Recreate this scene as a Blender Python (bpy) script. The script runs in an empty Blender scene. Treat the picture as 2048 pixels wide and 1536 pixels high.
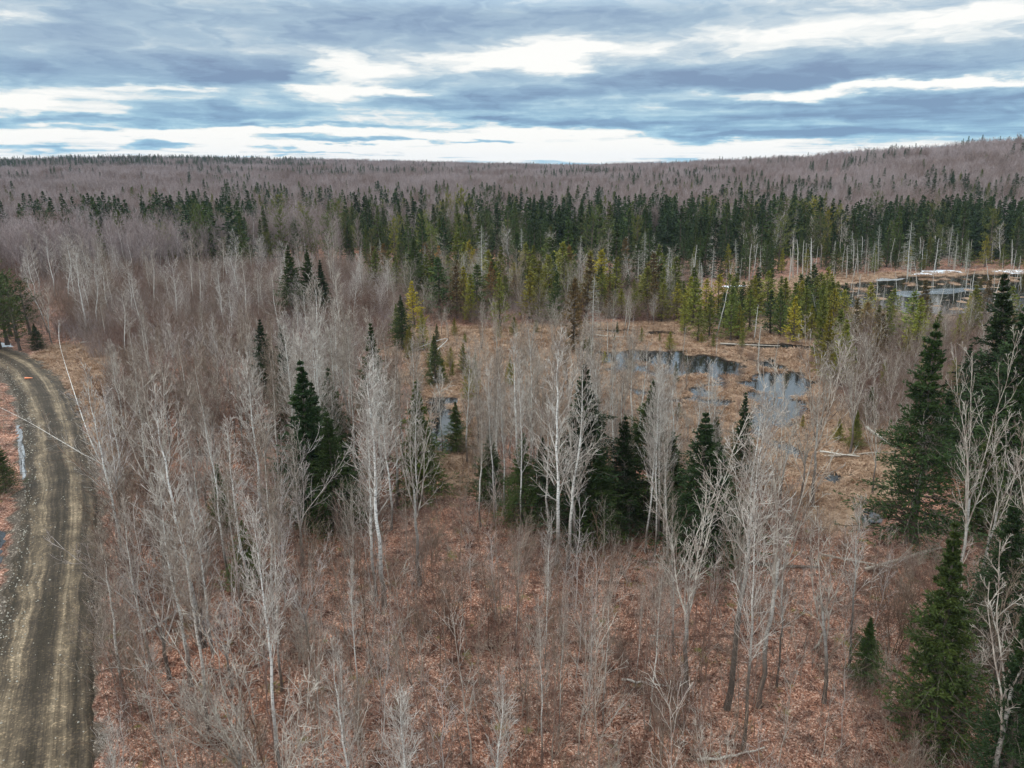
import bpy, math, random
from mathutils import Matrix
import numpy as np
from math import radians as RD
C = bpy.context.scene
COL = C.collection
# ------------------------------------------------------------------ camera
H, PITCH, F = 28.0, RD(16.5), 1462.0      # F: focal length in photograph pixels (2048 wide)
cam = bpy.data.cameras.new('camera'); co = bpy.data.objects.new('camera', cam); COL.objects.link(co)
co.location = (0, 0, H); co.rotation_euler = (RD(90) - PITCH, 0, 0)
cam.sensor_width = 36; cam.lens = 36*F/2048; cam.clip_start = 0.5; cam.clip_end = 9000
C.camera = co
C.view_settings.view_transform = 'Standard'; C.view_settings.look = 'None'
C.view_settings.exposure = 0.0; C.view_settings.gamma = 1
cy = C.cycles
cy.max_bounces = 4; cy.diffuse_bounces = 2; cy.glossy_bounces = 2; cy.transmission_bounces = 0
cy.volume_bounces = 0; cy.transparent_max_bounces = 4; cy.use_denoising = True
cy.caustics_reflective = False; cy.caustics_refractive = False
cy.sample_clamp_indirect = 4
CP, SP = math.cos(PITCH), math.sin(PITCH)
def proj(x, y, z=0.0):
    zc = y*CP + (H-z)*SP; yc = y*SP + (z-H)*CP
    return 1024 + F*x/zc, 768 - F*yc/zc
def at(px, py, z=0.0):
    """photo pixel -> point of the plane at height z"""
    dx, dz = (px-1024)/F, -(py-768)/F
    d = (dx, CP + dz*SP, -SP + dz*CP)
    t = (z-H)/d[2]
    return d[0]*t, d[1]*t
def hgt(by, ty):
    """height of something whose foot is at row by and whose top is at row ty"""
    y = at(1024, by)[1]
    a = PITCH + math.atan((ty-768)/F)
    return H - y*math.tan(a)

# ------------------------------------------------------------------ node helpers
def nt(m):
    m.use_nodes = True; t = m.node_tree; t.nodes.clear(); return t
def N(t, typ, **kw):
    n = t.nodes.new(typ)
    for k, v in kw.items():
        if k[0] == '_': setattr(n, k[1:], v)
        else:
            k2 = int(k[1:]) if k[0] == 'i' and k[1:].isdigit() else k.replace('_', ' ')
            s = n.inputs[k2]
            if isinstance(v, bpy.types.NodeSocket): t.links.new(v, s)
            else: s.default_value = (*v, 1) if s.type == 'RGBA' and len(v) == 3 else v
    return n
def M(t, op, a, b=0.0, c=None, clamp=False):
    n = t.nodes.new('ShaderNodeMath'); n.operation = op; n.use_clamp = clamp
    for i, v in enumerate((a, b) if c is None else (a, b, c)):
        if isinstance(v, bpy.types.NodeSocket): t.links.new(v, n.inputs[i])
        else: n.inputs[i].default_value = v
    return n.outputs[0]
def ramp(t, fac, stops, interp='LINEAR'):
    n = t.nodes.new('ShaderNodeValToRGB'); t.links.new(fac, n.inputs[0]); n.color_ramp.interpolation = interp
    e = n.color_ramp.elements
    while len(e) < len(stops): e.new(0.5)
    for q, (p, c) in zip(e, stops):
        q.position = p; q.color = (c, c, c, 1) if isinstance(c, (int, float)) else (*c, 1)
    return n.outputs[0]
def mixc(t, fac, a, b, blend='MIX'):
    n = t.nodes.new('ShaderNodeMix'); n.data_type = 'RGBA'; n.blend_type = blend
    for s, v in ((n.inputs[0], fac), (n.inputs[6], a), (n.inputs[7], b)):
        if isinstance(v, bpy.types.NodeSocket): t.links.new(v, s)
        elif isinstance(v, (int, float)): s.default_value = v
        else: s.default_value = (*v, 1)
    return n.outputs[2]

# ------------------------------------------------------------------ sky
SUN_EL, SUN_AZ = RD(42), RD(238)
w = bpy.data.worlds.new('World'); C.world = w; t = nt(w)
tc = N(t, 'ShaderNodeTexCoord').outputs['Generated']
sx = N(t, 'ShaderNodeSeparateXYZ', Vector=tc)
X, Y, Z = sx.outputs
sky = N(t, 'ShaderNodeTexSky', _sky_type='NISHITA', _sun_disc=False, _sun_elevation=SUN_EL, _sun_rotation=SUN_AZ)
hor = M(t, 'SQRT', M(t, 'ADD', M(t, 'MULTIPLY', X, X), M(t, 'MULTIPLY', Y, Y)))
U = M(t, 'ARCTAN2', X, Y)                       # azimuth off the view axis
V = M(t, 'DIVIDE', Z, M(t, 'MAXIMUM', hor, 0.02))
den = M(t, 'ADD', M(t, 'MAXIMUM', V, 0.0), 0.035)
# position on a flat cloud deck overhead
cx = M(t, 'DIVIDE', M(t, 'SINE', U), den); cyy = M(t, 'DIVIDE', M(t, 'COSINE', U), den)
deck = N(t, 'ShaderNodeCombineXYZ', X=cx, Y=cyy).outputs[0]
warp = N(t, 'ShaderNodeTexNoise', Vector=deck, Scale=0.16, Detail=3.0)
dv = N(t, 'ShaderNodeVectorMath', _operation='MULTIPLY_ADD', i0=warp.outputs['Color'], i1=(3.0, 3.0, 0.0), i2=deck).outputs[0]
n1 = N(t, 'ShaderNodeTexNoise', Vector=dv, Scale=0.23, Detail=7.0, Roughness=0.55).outputs[0]
n2 = N(t, 'ShaderNodeTexNoise', Vector=dv, Scale=0.9, Detail=6.0, Roughness=0.6).outputs[0]
uvn = N(t, 'ShaderNodeCombineXYZ', X=M(t, 'MULTIPLY', U, 6.0), Y=M(t, 'MULTIPLY', V, 30.0)).outputs[0]
n3 = N(t, 'ShaderNodeTexNoise', Vector=uvn, Scale=1.35, Detail=6.0, Roughness=0.58)
n3s = N(t, 'ShaderNodeSeparateXYZ', Vector=n3.outputs['Color'])
Uw = M(t, 'ADD', U, M(t, 'MULTIPLY', M(t, 'SUBTRACT', n3s.outputs[0], 0.5), 0.22))
Vw = M(t, 'ADD', V, M(t, 'MULTIPLY', M(t, 'SUBTRACT', n3s.outputs[1], 0.5), 0.045))
D = M(t, 'ADD', M(t, 'MULTIPLY', M(t, 'SUBTRACT', n1, 0.5), 0.75), M(t, 'MULTIPLY', M(t, 'SUBTRACT', n2, 0.5), 0.5))
stv = N(t, 'ShaderNodeCombineXYZ', X=M(t, 'MULTIPLY', Uw, 5.0), Y=M(t, 'MULTIPLY', M(t, 'SQRT', M(t, 'MAXIMUM', V, 0.0)), 42.0)).outputs[0]
n4 = N(t, 'ShaderNodeTexNoise', Vector=stv, Scale=1.0, Detail=5.0, Roughness=0.6).outputs[0]
n5 = N(t, 'ShaderNodeTexNoise', Vector=N(t, 'ShaderNodeCombineXYZ', X=M(t, 'MULTIPLY', Uw, 24.0), Y=M(t, 'MULTIPLY', Vw, 62.0)).outputs[0], Scale=1.0, Detail=5.0, Roughness=0.5).outputs[0]
D = M(t, 'ADD', D, M(t, 'MULTIPLY', M(t, 'SUBTRACT', n5, 0.5), 0.62))
D = M(t, 'ADD', D, M(t, 'MULTIPLY', M(t, 'SUBTRACT', n4, 0.5), ramp(t, V, [(0.0, 1.5), (0.08, 0.6), (0.16, 0.25)])))
D = M(t, 'ADD', D, 0.50)
# cloud banks and bright breaks, by their direction: (pixel x, y, half width, half height, strength)
BLOBS = [(250, 140, 330, 26, .34), (520, 150, 140, 16, .22), (420, 45, 620, 34, .16), (60, 60, 120, 25, .12), (880, 60, 330, 30, .12), (330, 95, 280, 12, -.10),
         (690, 150, 75, 34, -.62), (1010, 118, 110, 19, -.62), (740, 178, 120, 8, -.4), (820, 140, 60, 14, -.1), (1160, 100, 60, 12, -.35), (60, 200, 110, 15, -.55), (340, 176, 90, 6, -.45),
         (480, 262, 430, 22, -.38), (200, 285, 330, 20, -.30), (20, 20, 50, 12, -.4),
         (1500, 155, 380, 20, .52), (960, 200, 230, 12, .40), (1800, 115, 260, 20, .22), (1180, 243, 170, 8, .45), (1950, 200, 230, 11, .42), (1650, 238, 300, 11, .40), (1500, 272, 260, 6, .42), (1850, 262, 220, 5, .35), (1450, 212, 200, 5, .2),
         (1930, 40, 60, 8, -.5), (1530, 62, 120, 12, -.28), (1750, 70, 250, 20, -.12), (1600, 30, 400, 12, .10), (1230, 110, 120, 16, -.25), (1800, 172, 260, 7, -.65), (1560, 192, 90, 5, -.4), (1250, 205, 120, 8, -.12),
         (1080, 270, 130, 10, -.6), (1400, 305, 500, 12, -.40), (950, 300, 260, 16, -.35), (1150, 30, 140, 14, .12),
         (400, 222, 170, 9, .42), (320, 280, 60, 9, .72), (620, 278, 70, 7, .62), (780, 285, 120, 3.5, .5), (80, 240, 85, 8, .55), (100, 295, 90, 4, .4), (290, 248, 40, 6, .4), (450, 248, 80, 5, .4), (1010, 285, 60, 5, .6), (180, 262, 60, 4, .35), (560, 246, 90, 3.5, .35), (900, 262, 50, 4, .4), (480, 300, 120, 3, .3), (720, 304, 160, 2.5, .3), (230, 236, 60, 4, .3), (980, 246, 40, 4, .4), (700, 246, 70, 4, .35)]
for bx, by, sw, sh, a in BLOBS:
    u0 = math.atan2((bx-1024)/F, CP + (768-by)/F*SP); hh = math.hypot((bx-1024)/F, CP + (768-by)/F*SP)
    v0 = (-SP + (768-by)/F*CP)/hh
    e1 = M(t, 'MULTIPLY', M(t, 'SUBTRACT', Uw, u0), F/sw/1.0); e2 = M(t, 'MULTIPLY', M(t, 'SUBTRACT', Vw, v0), F/sh/1.0)
    q = M(t, 'ADD', M(t, 'MULTIPLY', e1, e1), M(t, 'MULTIPLY', e2, e2))
    D = M(t, 'ADD', D, M(t, 'MULTIPLY', M(t, 'EXPONENT', M(t, 'MULTIPLY', q, -0.7)), a))
cl = ramp(t, D, [(0.20, (1.06, 1.05, 1.01)), (0.34, (0.86, 0.90, 0.90)), (0.46, (0.60, 0.70, 0.77)), (0.62, (0.41, 0.545, 0.67)), (0.82, (0.295, 0.41, 0.565)), (1.0, (0.225, 0.31, 0.465))])
# low down the far side of the clouds is seen through more air: bluer greys
lowb = ramp(t, V, [(0.0, 1.0), (0.13, 0.0)])
cl = mixc(t, M(t, 'MULTIPLY', lowb, 0.8), cl, mixc(t, 1.0, cl, mixc(t, ramp(t, D, [(0.35, 0.0), (0.5, 1.0)]), (1, 1, 1), (0.55, 0.98, 1.12)), 'MULTIPLY'))
zen = M(t, 'ADD', 1.0, M(t, 'MULTIPLY', ramp(t, V, [(0.185, 0.0), (0.25, 0.5), (0.5, 0.7), (1.0, 1.0)]), 1.8))
clb = N(t, 'ShaderNodeVectorMath', _operation='SCALE', i0=cl, Scale=zen).outputs[0]
bg1 = N(t, 'ShaderNodeBackground', Color=sky.outputs[0], Strength=0.10)
bg2 = N(t, 'ShaderNodeBackground', Color=clb, Strength=1.0)
mx = N(t, 'ShaderNodeMixShader', i0=0.93, i1=bg1.outputs[0], i2=bg2.outputs[0])
N(t, 'ShaderNodeOutputWorld', Surface=mx.outputs[0])
sl = bpy.data.lights.new('sun', 'SUN'); sl.energy = 1.5; sl.angle = RD(10); sl.color = (1, 0.965, 0.92)
so = bpy.data.objects.new('sun', sl); COL.objects.link(so)
# Nishita's rotation runs clockwise from +Y: the sun stands behind the camera and a little to its left
so.rotation_euler = (RD(90)-SUN_EL, 0, math.pi - SUN_AZ)

# ------------------------------------------------------------------ object helpers
def tag(o, label=None, cat=None, group=None, kind=None):
    for k, v in (('label', label), ('category', cat), ('group', group), ('kind', kind)):
        if v: o[k] = v
    return o
def mesh_np(name, V, Q, mats, smooth=True, mi=None, T=None):
    me = bpy.data.meshes.new(name)
    V = np.asarray(V, np.float32); Q = np.asarray(Q, np.int32).reshape(-1, 4)
    T = np.zeros((0, 3), np.int32) if T is None else np.asarray(T, np.int32)
    me.vertices.add(len(V)); me.vertices.foreach_set('co', V.ravel())
    nq, n3_ = len(Q), len(T)
    me.loops.add(nq*4 + n3_*3); me.loops.foreach_set('vertex_index', np.concatenate([Q.ravel(), T.ravel()]))
    me.polygons.add(nq + n3_)
    me.polygons.foreach_set('loop_start', np.concatenate([np.arange(nq)*4, nq*4 + np.arange(n3_)*3]).astype(np.int32))
    for m in (mats if isinstance(mats, (list, tuple)) else [mats]): me.materials.append(m)
    if mi is not None: me.polygons.foreach_set('material_index', np.asarray(mi, np.int32))
    me.polygons.foreach_set('use_smooth', np.full(nq + n3_, smooth))
    me.update(calc_edges=True); me.validate()
    return me
def link(name, me, parent=None, loc=None, rot=None, scl=None):
    o = bpy.data.objects.new(name, me); COL.objects.link(o)
    if parent: o.parent = parent
    if loc is not None: o.location = loc
    if rot is not None: o.rotation_euler = rot
    if scl is not None: o.scale = (scl,)*3 if isinstance(scl, (int, float)) else scl
    return o
class Acc:
    def __init__(s): s.V = []; s.Q = []; s.n = 0
    def add(s, V, Q): s.V.append(V); s.Q.append(Q + s.n); s.n += len(V); return s
    def mesh(s, name, mat, smooth=True): return mesh_np(name, np.concatenate(s.V), np.concatenate(s.Q), mat, smooth)
def nrm(a): return a/np.maximum(np.linalg.norm(a, axis=-1, keepdims=True), 1e-9)
def tubes(P, R, k=3):
    Nn, n, _ = P.shape
    T = nrm(np.gradient(P, axis=1)) if n > 2 else nrm(np.repeat(P[:, 1:]-P[:, :1], 2, 1))
    ref = np.where(np.abs(T[..., 2:3]) > 0.9, np.array([1., 0, 0]), np.array([0, 0, 1.]))
    A = nrm(np.cross(T, ref)); B = np.cross(T, A)
    a = np.arange(k)*2*math.pi/k
    V = P[:, :, None] + R[:, :, None, None]*(np.cos(a)[:, None]*A[:, :, None] + np.sin(a)[:, None]*B[:, :, None])
    i = np.arange(Nn)[:, None, None]*n*k; j = np.arange(n-1)[None, :, None]*k; l = np.arange(k)[None, None]; l2 = (l+1) % k
    Q = np.stack([i+j+l, i+j+l2, i+j+k+l2, i+j+k+l], -1).reshape(-1, 4)
    return V.reshape(-1, 3), Q
def kids(rg, P, R, m, t0, t1, ang, ln, n, up=0.3, rr=0.55, r_end=0.3, wob=0.12, rmin=0.004, sides=None, taper=0.5, whorl=0):
    """m branches off every polyline of P: angle ang, length ln(t)*parent length"""
    Nn, np_, _ = P.shape
    L = np.linalg.norm(np.diff(P, axis=1), axis=2).sum(1)
    tt = t0 + (t1-t0)*(np.arange(m)[None] + rg.random((Nn, m)))/m
    if whorl: tt = np.clip((np.floor(tt*whorl)+0.5)/whorl + rg.normal(0, 0.14/whorl, tt.shape), t0, t1)
    f = tt*(np_-1); i0 = np.minimum(f.astype(int), np_-2); fr = (f-i0)[..., None]
    ii = np.arange(Nn)[:, None]
    base = P[ii, i0]*(1-fr) + P[ii, i0+1]*fr
    T = nrm(P[ii, i0+1]-P[ii, i0])
    r = (R[ii, i0]*(1-fr[..., 0]) + R[ii, i0+1]*fr[..., 0])*rr
    ref = np.where(np.abs(T[..., 2:3]) > 0.95, np.array([1., 0, 0]), np.array([0, 0, 1.]))
    A = nrm(np.cross(T, ref)); B = np.cross(T, A)
    if sides is None: ph = (np.arange(m)*2.4)[None] + rg.random((Nn, 1))*6.3 + rg.normal(0, .5, (Nn, m))
    else: ph = np.where(np.arange(m)[None] % 2, 0, math.pi) + rg.normal(0, sides, (Nn, m))
    an = ang(tt) if callable(ang) else ang
    an = an*(1 + rg.normal(0, .16, (Nn, m)))
    d = nrm(np.cos(an)[..., None]*T + np.sin(an)[..., None]*(np.cos(ph)[..., None]*A + np.sin(ph)[..., None]*B))
    l = (ln(tt) if callable(ln) else ln*(1-taper*tt))*L[:, None]*(0.65+0.6*rg.random((Nn, m)))
    d = d.reshape(-1, 3); l = l.reshape(-1); base = base.reshape(-1, 3); r = np.maximum(r.reshape(-1), rmin)
    out = [base]; step = l/(n-1)
    for q in range(n-1):
        out.append(out[-1] + d*step[:, None])
        d = nrm(d + rg.normal(0, wob, d.shape) + np.array([0, 0, up])/(n-1))
    P2 = np.stack(out, 1)
    R2 = r[:, None]*np.linspace(1, r_end, n)[None]
    return P2, np.maximum(R2, rmin*0.8)
def stem(rg, h, r, n=12, wob=0.02, lean=(0, 0), top=0.12, powr=1.0):
    z = np.linspace(0, 1, n); wv = np.cumsum(rg.normal(0, wob, (n, 2)), 0)*h/ n**0.5; wv -= wv[0]
    P = np.stack([wv[:, 0]+lean[0]*h*z**1.4, wv[:, 1]+lean[1]*h*z**1.4, z*h], 1)[None]
    Rr = (r*(1-(1-top)*z**powr))[None]; Rr[0, 0] *= 1.35
    P[0, 0, 2] -= 0.25
    return P, Rr

# ------------------------------------------------------------------ materials
def vary(t, c, amt=0.35, seed=0):
    """colour that differs a little from object to object"""
    o_ = N(t, 'ShaderNodeObjectInfo'); far_ = M(t, 'GREATER_THAN', o_.outputs['Alpha'], 0.995)      # trunk and crown of one tree share a value
    oi = M(t, 'ADD', M(t, 'MULTIPLY', far_, o_.outputs['Random']), M(t, 'MULTIPLY', M(t, 'SUBTRACT', 1.0, far_), o_.outputs['Alpha']))
    return mixc(t, 1.0, c, ramp(t, oi, [(0, (1-amt, 1-amt*1.25, 1-amt*1.45)), (0.55, (1.0, 0.98, 0.95)), (1, (1+amt*0.4,)*3)]), 'MULTIPLY')
def principled(t, col, rough=0.85, spec=0.2, normal=None):
    p = N(t, 'ShaderNodeBsdfPrincipled', Base_Color=col, Roughness=rough)
    p.inputs['Specular IOR Level'].default_value = spec
    if normal: t.links.new(normal, p.inputs['Normal'])
    N(t, 'ShaderNodeOutputMaterial', Surface=p.outputs[0]); return p
def bark(name, light, dark, low, hi0=0.15, hi1=0.5, hnom=14.0):
    """bark that is dark and rough near the foot and pale higher up, with blotches and cross marks"""
    m = bpy.data.materials.new(name); t = nt(m)
    ob = N(t, 'ShaderNodeTexCoord').outputs['Object']; z = N(t, 'ShaderNodeSeparateXYZ', Vector=ob).outputs[2]
    mp = N(t, 'ShaderNodeMapping', Vector=ob, Scale=(3, 3, 9)).outputs[0]
    nz = N(t, 'ShaderNodeTexNoise', Vector=mp, Scale=1.6, Detail=5.0, Roughness=0.65).outputs[0]
    nb = N(t, 'ShaderNodeTexNoise', Vector=ob, Scale=0.9, Detail=3.0).outputs[0]
    g = M(t, 'ADD', M(t, 'DIVIDE', z, hnom), M(t, 'MULTIPLY', M(t, 'SUBTRACT', nb, 0.5), 0.35))
    c = mixc(t, ramp(t, g, [(hi0, 0.0), (hi1, 1.0)]), low, light)
    c = mixc(t, ramp(t, nz, [(0.50, 0.0), (0.62, 0.85)]), c, dark)
    principled(t, vary(t, c, 0.3)); return m
def twig(name, a, b, amt=0.35):
    m = bpy.data.materials.new(name); t = nt(m)
    ob = N(t, 'ShaderNodeTexCoord').outputs['Object']
    nz = N(t, 'ShaderNodeTexNoise', Vector=ob, Scale=1.3, Detail=3.0, Roughness=0.7).outputs[0]
    principled(t, vary(t, mixc(t, ramp(t, nz, [(0.35, 0.0), (0.65, 1.0)]), a, b), amt)); return m
M_birch = bark('birch_bark', (0.66, 0.64, 0.60), (0.10, 0.09, 0.08), (0.15, 0.12, 0.10), 0.10, 0.36)
M_birch_tw = twig('birch_twigs', (0.56, 0.52, 0.465), (0.20, 0.155, 0.13), 0.5)
M_maple = bark('maple_bark', (0.52, 0.50, 0.46), (0.12, 0.105, 0.09), (0.11, 0.085, 0.07), 0.15, 0.55)
M_maple_tw = twig('maple_twigs', (0.50, 0.455, 0.39), (0.18, 0.135, 0.11), 0.5)
M_brush = twig('brush_stems', (0.34, 0.265, 0.215), (0.11, 0.078, 0.06), 0.45)
M_brush_red = twig('reddish_stems', (0.27, 0.165, 0.13), (0.10, 0.062, 0.05), 0.45)
M_thick = twig('thicket_stems', (0.52, 0.475, 0.44), (0.25, 0.20, 0.18), 0.35)
M_far = twig('far_twigs', (0.36, 0.30, 0.285), (0.19, 0.145, 0.14), 0.42)
M_dead = bark('dead_wood', (0.52, 0.50, 0.46), (0.20, 0.18, 0.16), (0.36, 0.33, 0.29), 0.0, 0.2, 10.0)
M_dtw = twig('dead_twigs', (0.42, 0.42, 0.36), (0.28, 0.26, 0.23))
M_cbark = bark('conifer_bark', (0.13, 0.105, 0.085), (0.05, 0.04, 0.03), (0.09, 0.07, 0.06), 0.0, 0.5)
def needles(name):
    m = bpy.data.materials.new(name); t = nt(m)
    oi = N(t, 'ShaderNodeObjectInfo'); ob = N(t, 'ShaderNodeTexCoord').outputs['Object']
    n1 = N(t, 'ShaderNodeTexNoise', Vector=ob, Scale=0.8, Detail=4.0, Roughness=0.7).outputs[0]
    n2 = N(t, 'ShaderNodeTexNoise', Vector=ob, Scale=7.0, Detail=2.0).outputs[0]
    c = mixc(t, 1.0, oi.outputs['Color'], ramp(t, n1, [(0.3, (0.55, 0.6, 0.6)), (0.52, (1, 1, 1)), (0.72, (1.7, 1.45, 1.1))]), 'MULTIPLY')
    c = mixc(t, 1.0, c, ramp(t, n2, [(0.3, (0.7, 0.72, 0.75)), (0.7, (1.35, 1.3, 1.2))]), 'MULTIPLY')
    c = mixc(t, 1.0, c, ramp(t, oi.outputs['Random'], [(0, (0.75, 0.74, 0.70)), (0.5, (1, 1, 0.95)), (1, (1.55, 1.3, 0.9))]), 'MULTIPLY')
    principled(t, c, 0.7, 0.25); return m
M_need = needles('needles')
GREEN = {'dark': (0.026, 0.050, 0.015), 'mid': (0.048, 0.075, 0.018), 'olive': (0.13, 0.145, 0.026), 'yellow': (0.22, 0.205, 0.026), 'pine': (0.085, 0.105, 0.026), 'brown': (0.14, 0.095, 0.04)}

# ------------------------------------------------------------------ tree shapes
def birch(seed, h=14.0, full=1.0, n1=40, t0=0.34, mt=None):
    rg = np.random.default_rng(seed)
    P, R = stem(rg, h, 0.115, 14, 0.016, lean=rg.normal(0, .012, 2), top=0.07)
    tr = Acc().add(*tubes(P, R, 7)); cr = Acc()
    A, RA = kids(rg, P, R, int(n1*full), t0, 0.99, lambda t: 0.74-0.34*t, lambda t: 0.185*(1.10-0.82*np.abs((t-t0)/(1-t0)-0.12)), 7, up=0.55, rr=0.42, r_end=0.3, wob=0.09, rmin=0.016)
    cr.add(*tubes(A, RA, 4))
    B, RB = kids(rg, A, RA, 8, 0.15, 1.0, 0.62, 0.42, 4, up=0.3, rr=0.65, wob=0.11, rmin=0.0125)
    cr.add(*tubes(B, RB, 3))
    D_, RD_ = kids(rg, B, RB, 3, 0.1, 1.0, 0.6, 0.5, 3, up=0.2, rr=0.7, wob=0.15, rmin=0.0075)
    cr.add(*tubes(D_, RD_, 3))
    return tr.mesh('birch_trunk', mt or M_birch), cr.mesh('birch_crown', M_birch_tw), h
def maple(seed, h=13.0, leaders=5, spread=0.36, fork=0.34, mc=None):
    rg = np.random.default_rng(seed)
    P, R = stem(rg, h*(fork+0.16), 0.135, 9, 0.03, lean=rg.normal(0, .04, 2), top=0.5)
    tr = Acc().add(*tubes(P, R, 7)); cr = Acc()
    k = leaders
    L, RL = kids(rg, P, R, k, 0.62, 1.0, spread, lambda t: np.full_like(t, (0.66)/(fork+0.16)*0.95), 11, up=0.25, rr=0.62, r_end=0.10, wob=0.07, rmin=0.02)
    cr.add(*tubes(L, RL, 5))
    A, RA = kids(rg, L, RL, 12, 0.12, 0.98, 0.62, 0.28, 6, up=0.5, rr=0.6, wob=0.09, rmin=0.017, taper=0.62)
    cr.add(*tubes(A, RA, 3))
    B, RB = kids(rg, A, RA, 6, 0.15, 1.0, 0.62, 0.42, 4, up=0.25, rr=0.65, wob=0.12, rmin=0.012)
    cr.add(*tubes(B, RB, 3))
    D_, RD_ = kids(rg, B, RB, 2, 0.2, 1.0, 0.6, 0.5, 3, up=0.15, rr=0.75, wob=0.15, rmin=0.0075)
    cr.add(*tubes(D_, RD_, 3))
    return tr.mesh('maple_trunk', M_maple), cr.mesh('maple_crown', mc or M_maple_tw), h
def sapling(seed, h=6.0, mat=None, stems=1):
    rg = np.random.default_rng(seed); cr = Acc()
    for s in range(stems):
        lean = rg.normal(0, .05 if stems == 1 else .22, 2)
        P, R = stem(rg, h*(1 if s == 0 else 0.65+0.4*rg.random()), 0.028, 9, 0.03, lean=lean, top=0.25)
        if stems > 1: P += np.array([*rg.normal(0, .25, 2), 0])
        cr.add(*tubes(P, R, 4))
        A, RA = kids(rg, P, R, 16, 0.25, 1.0, 0.6, 0.30, 5, up=0.35, rr=0.5, wob=0.08, rmin=0.0085)
        cr.add(*tubes(A, RA, 3))
        B, RB = kids(rg, A, RA, 5, 0.15, 1.0, 0.6, 0.5, 3, up=0.2, rr=0.8, wob=0.12, rmin=0.007)
        cr.add(*tubes(B, RB, 3))
    return cr.mesh('stems', mat or M_brush), h
def lowbare(seed, h=14.0, mt=M_birch, mc=M_birch_tw, vase=False, thick=1.0, n1=22, n2=7, n3=0):
    """bare tree with fewer, stouter twigs: for use beyond a hundred metres"""
    rg = np.random.default_rng(seed)
    P, R = stem(rg, h, 0.12, 7, 0.03, lean=rg.normal(0, .04, 2), top=0.08)
    tr = Acc().add(*tubes(P, R, 4)); cr = Acc()
    A, RA = kids(rg, P, R, n1, 0.25 if vase else 0.36, 0.97, (0.5 if vase else 0.7), (0.42 if vase else 0.27), 4, up=0.6, rr=0.42, wob=0.09, rmin=0.017*thick)
    cr.add(*tubes(A, RA, 3))
    B, RB = kids(rg, A, RA, n2, 0.15, 1.0, 0.62, 0.48, 3, up=0.3, rr=0.65, wob=0.12, rmin=0.013*thick)
    cr.add(*tubes(B, RB, 3))
    if n3:
        D_, RD_ = kids(rg, B, RB, n3, 0.15, 1.0, 0.6, 0.5, 2, up=0.3, rr=0.75, wob=0.12, rmin=0.011*thick)
        cr.add(*tubes(D_, RD_, 3))
    return tr, cr, h
def blades(rg, base, d, l, w):
    """thin diamond-shaped sprays of needles"""
    ref = nrm(rg.normal(size=d.shape)); s = nrm(np.cross(d, ref))
    m = base + d*(l*0.42)[:, None]; tip = base + d*l[:, None]
    V = np.stack([base, m + s*w[:, None], tip, m - s*w[:, None]], 1).reshape(-1, 3)
    return V, np.arange(len(base)*4).reshape(-1, 4)
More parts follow.
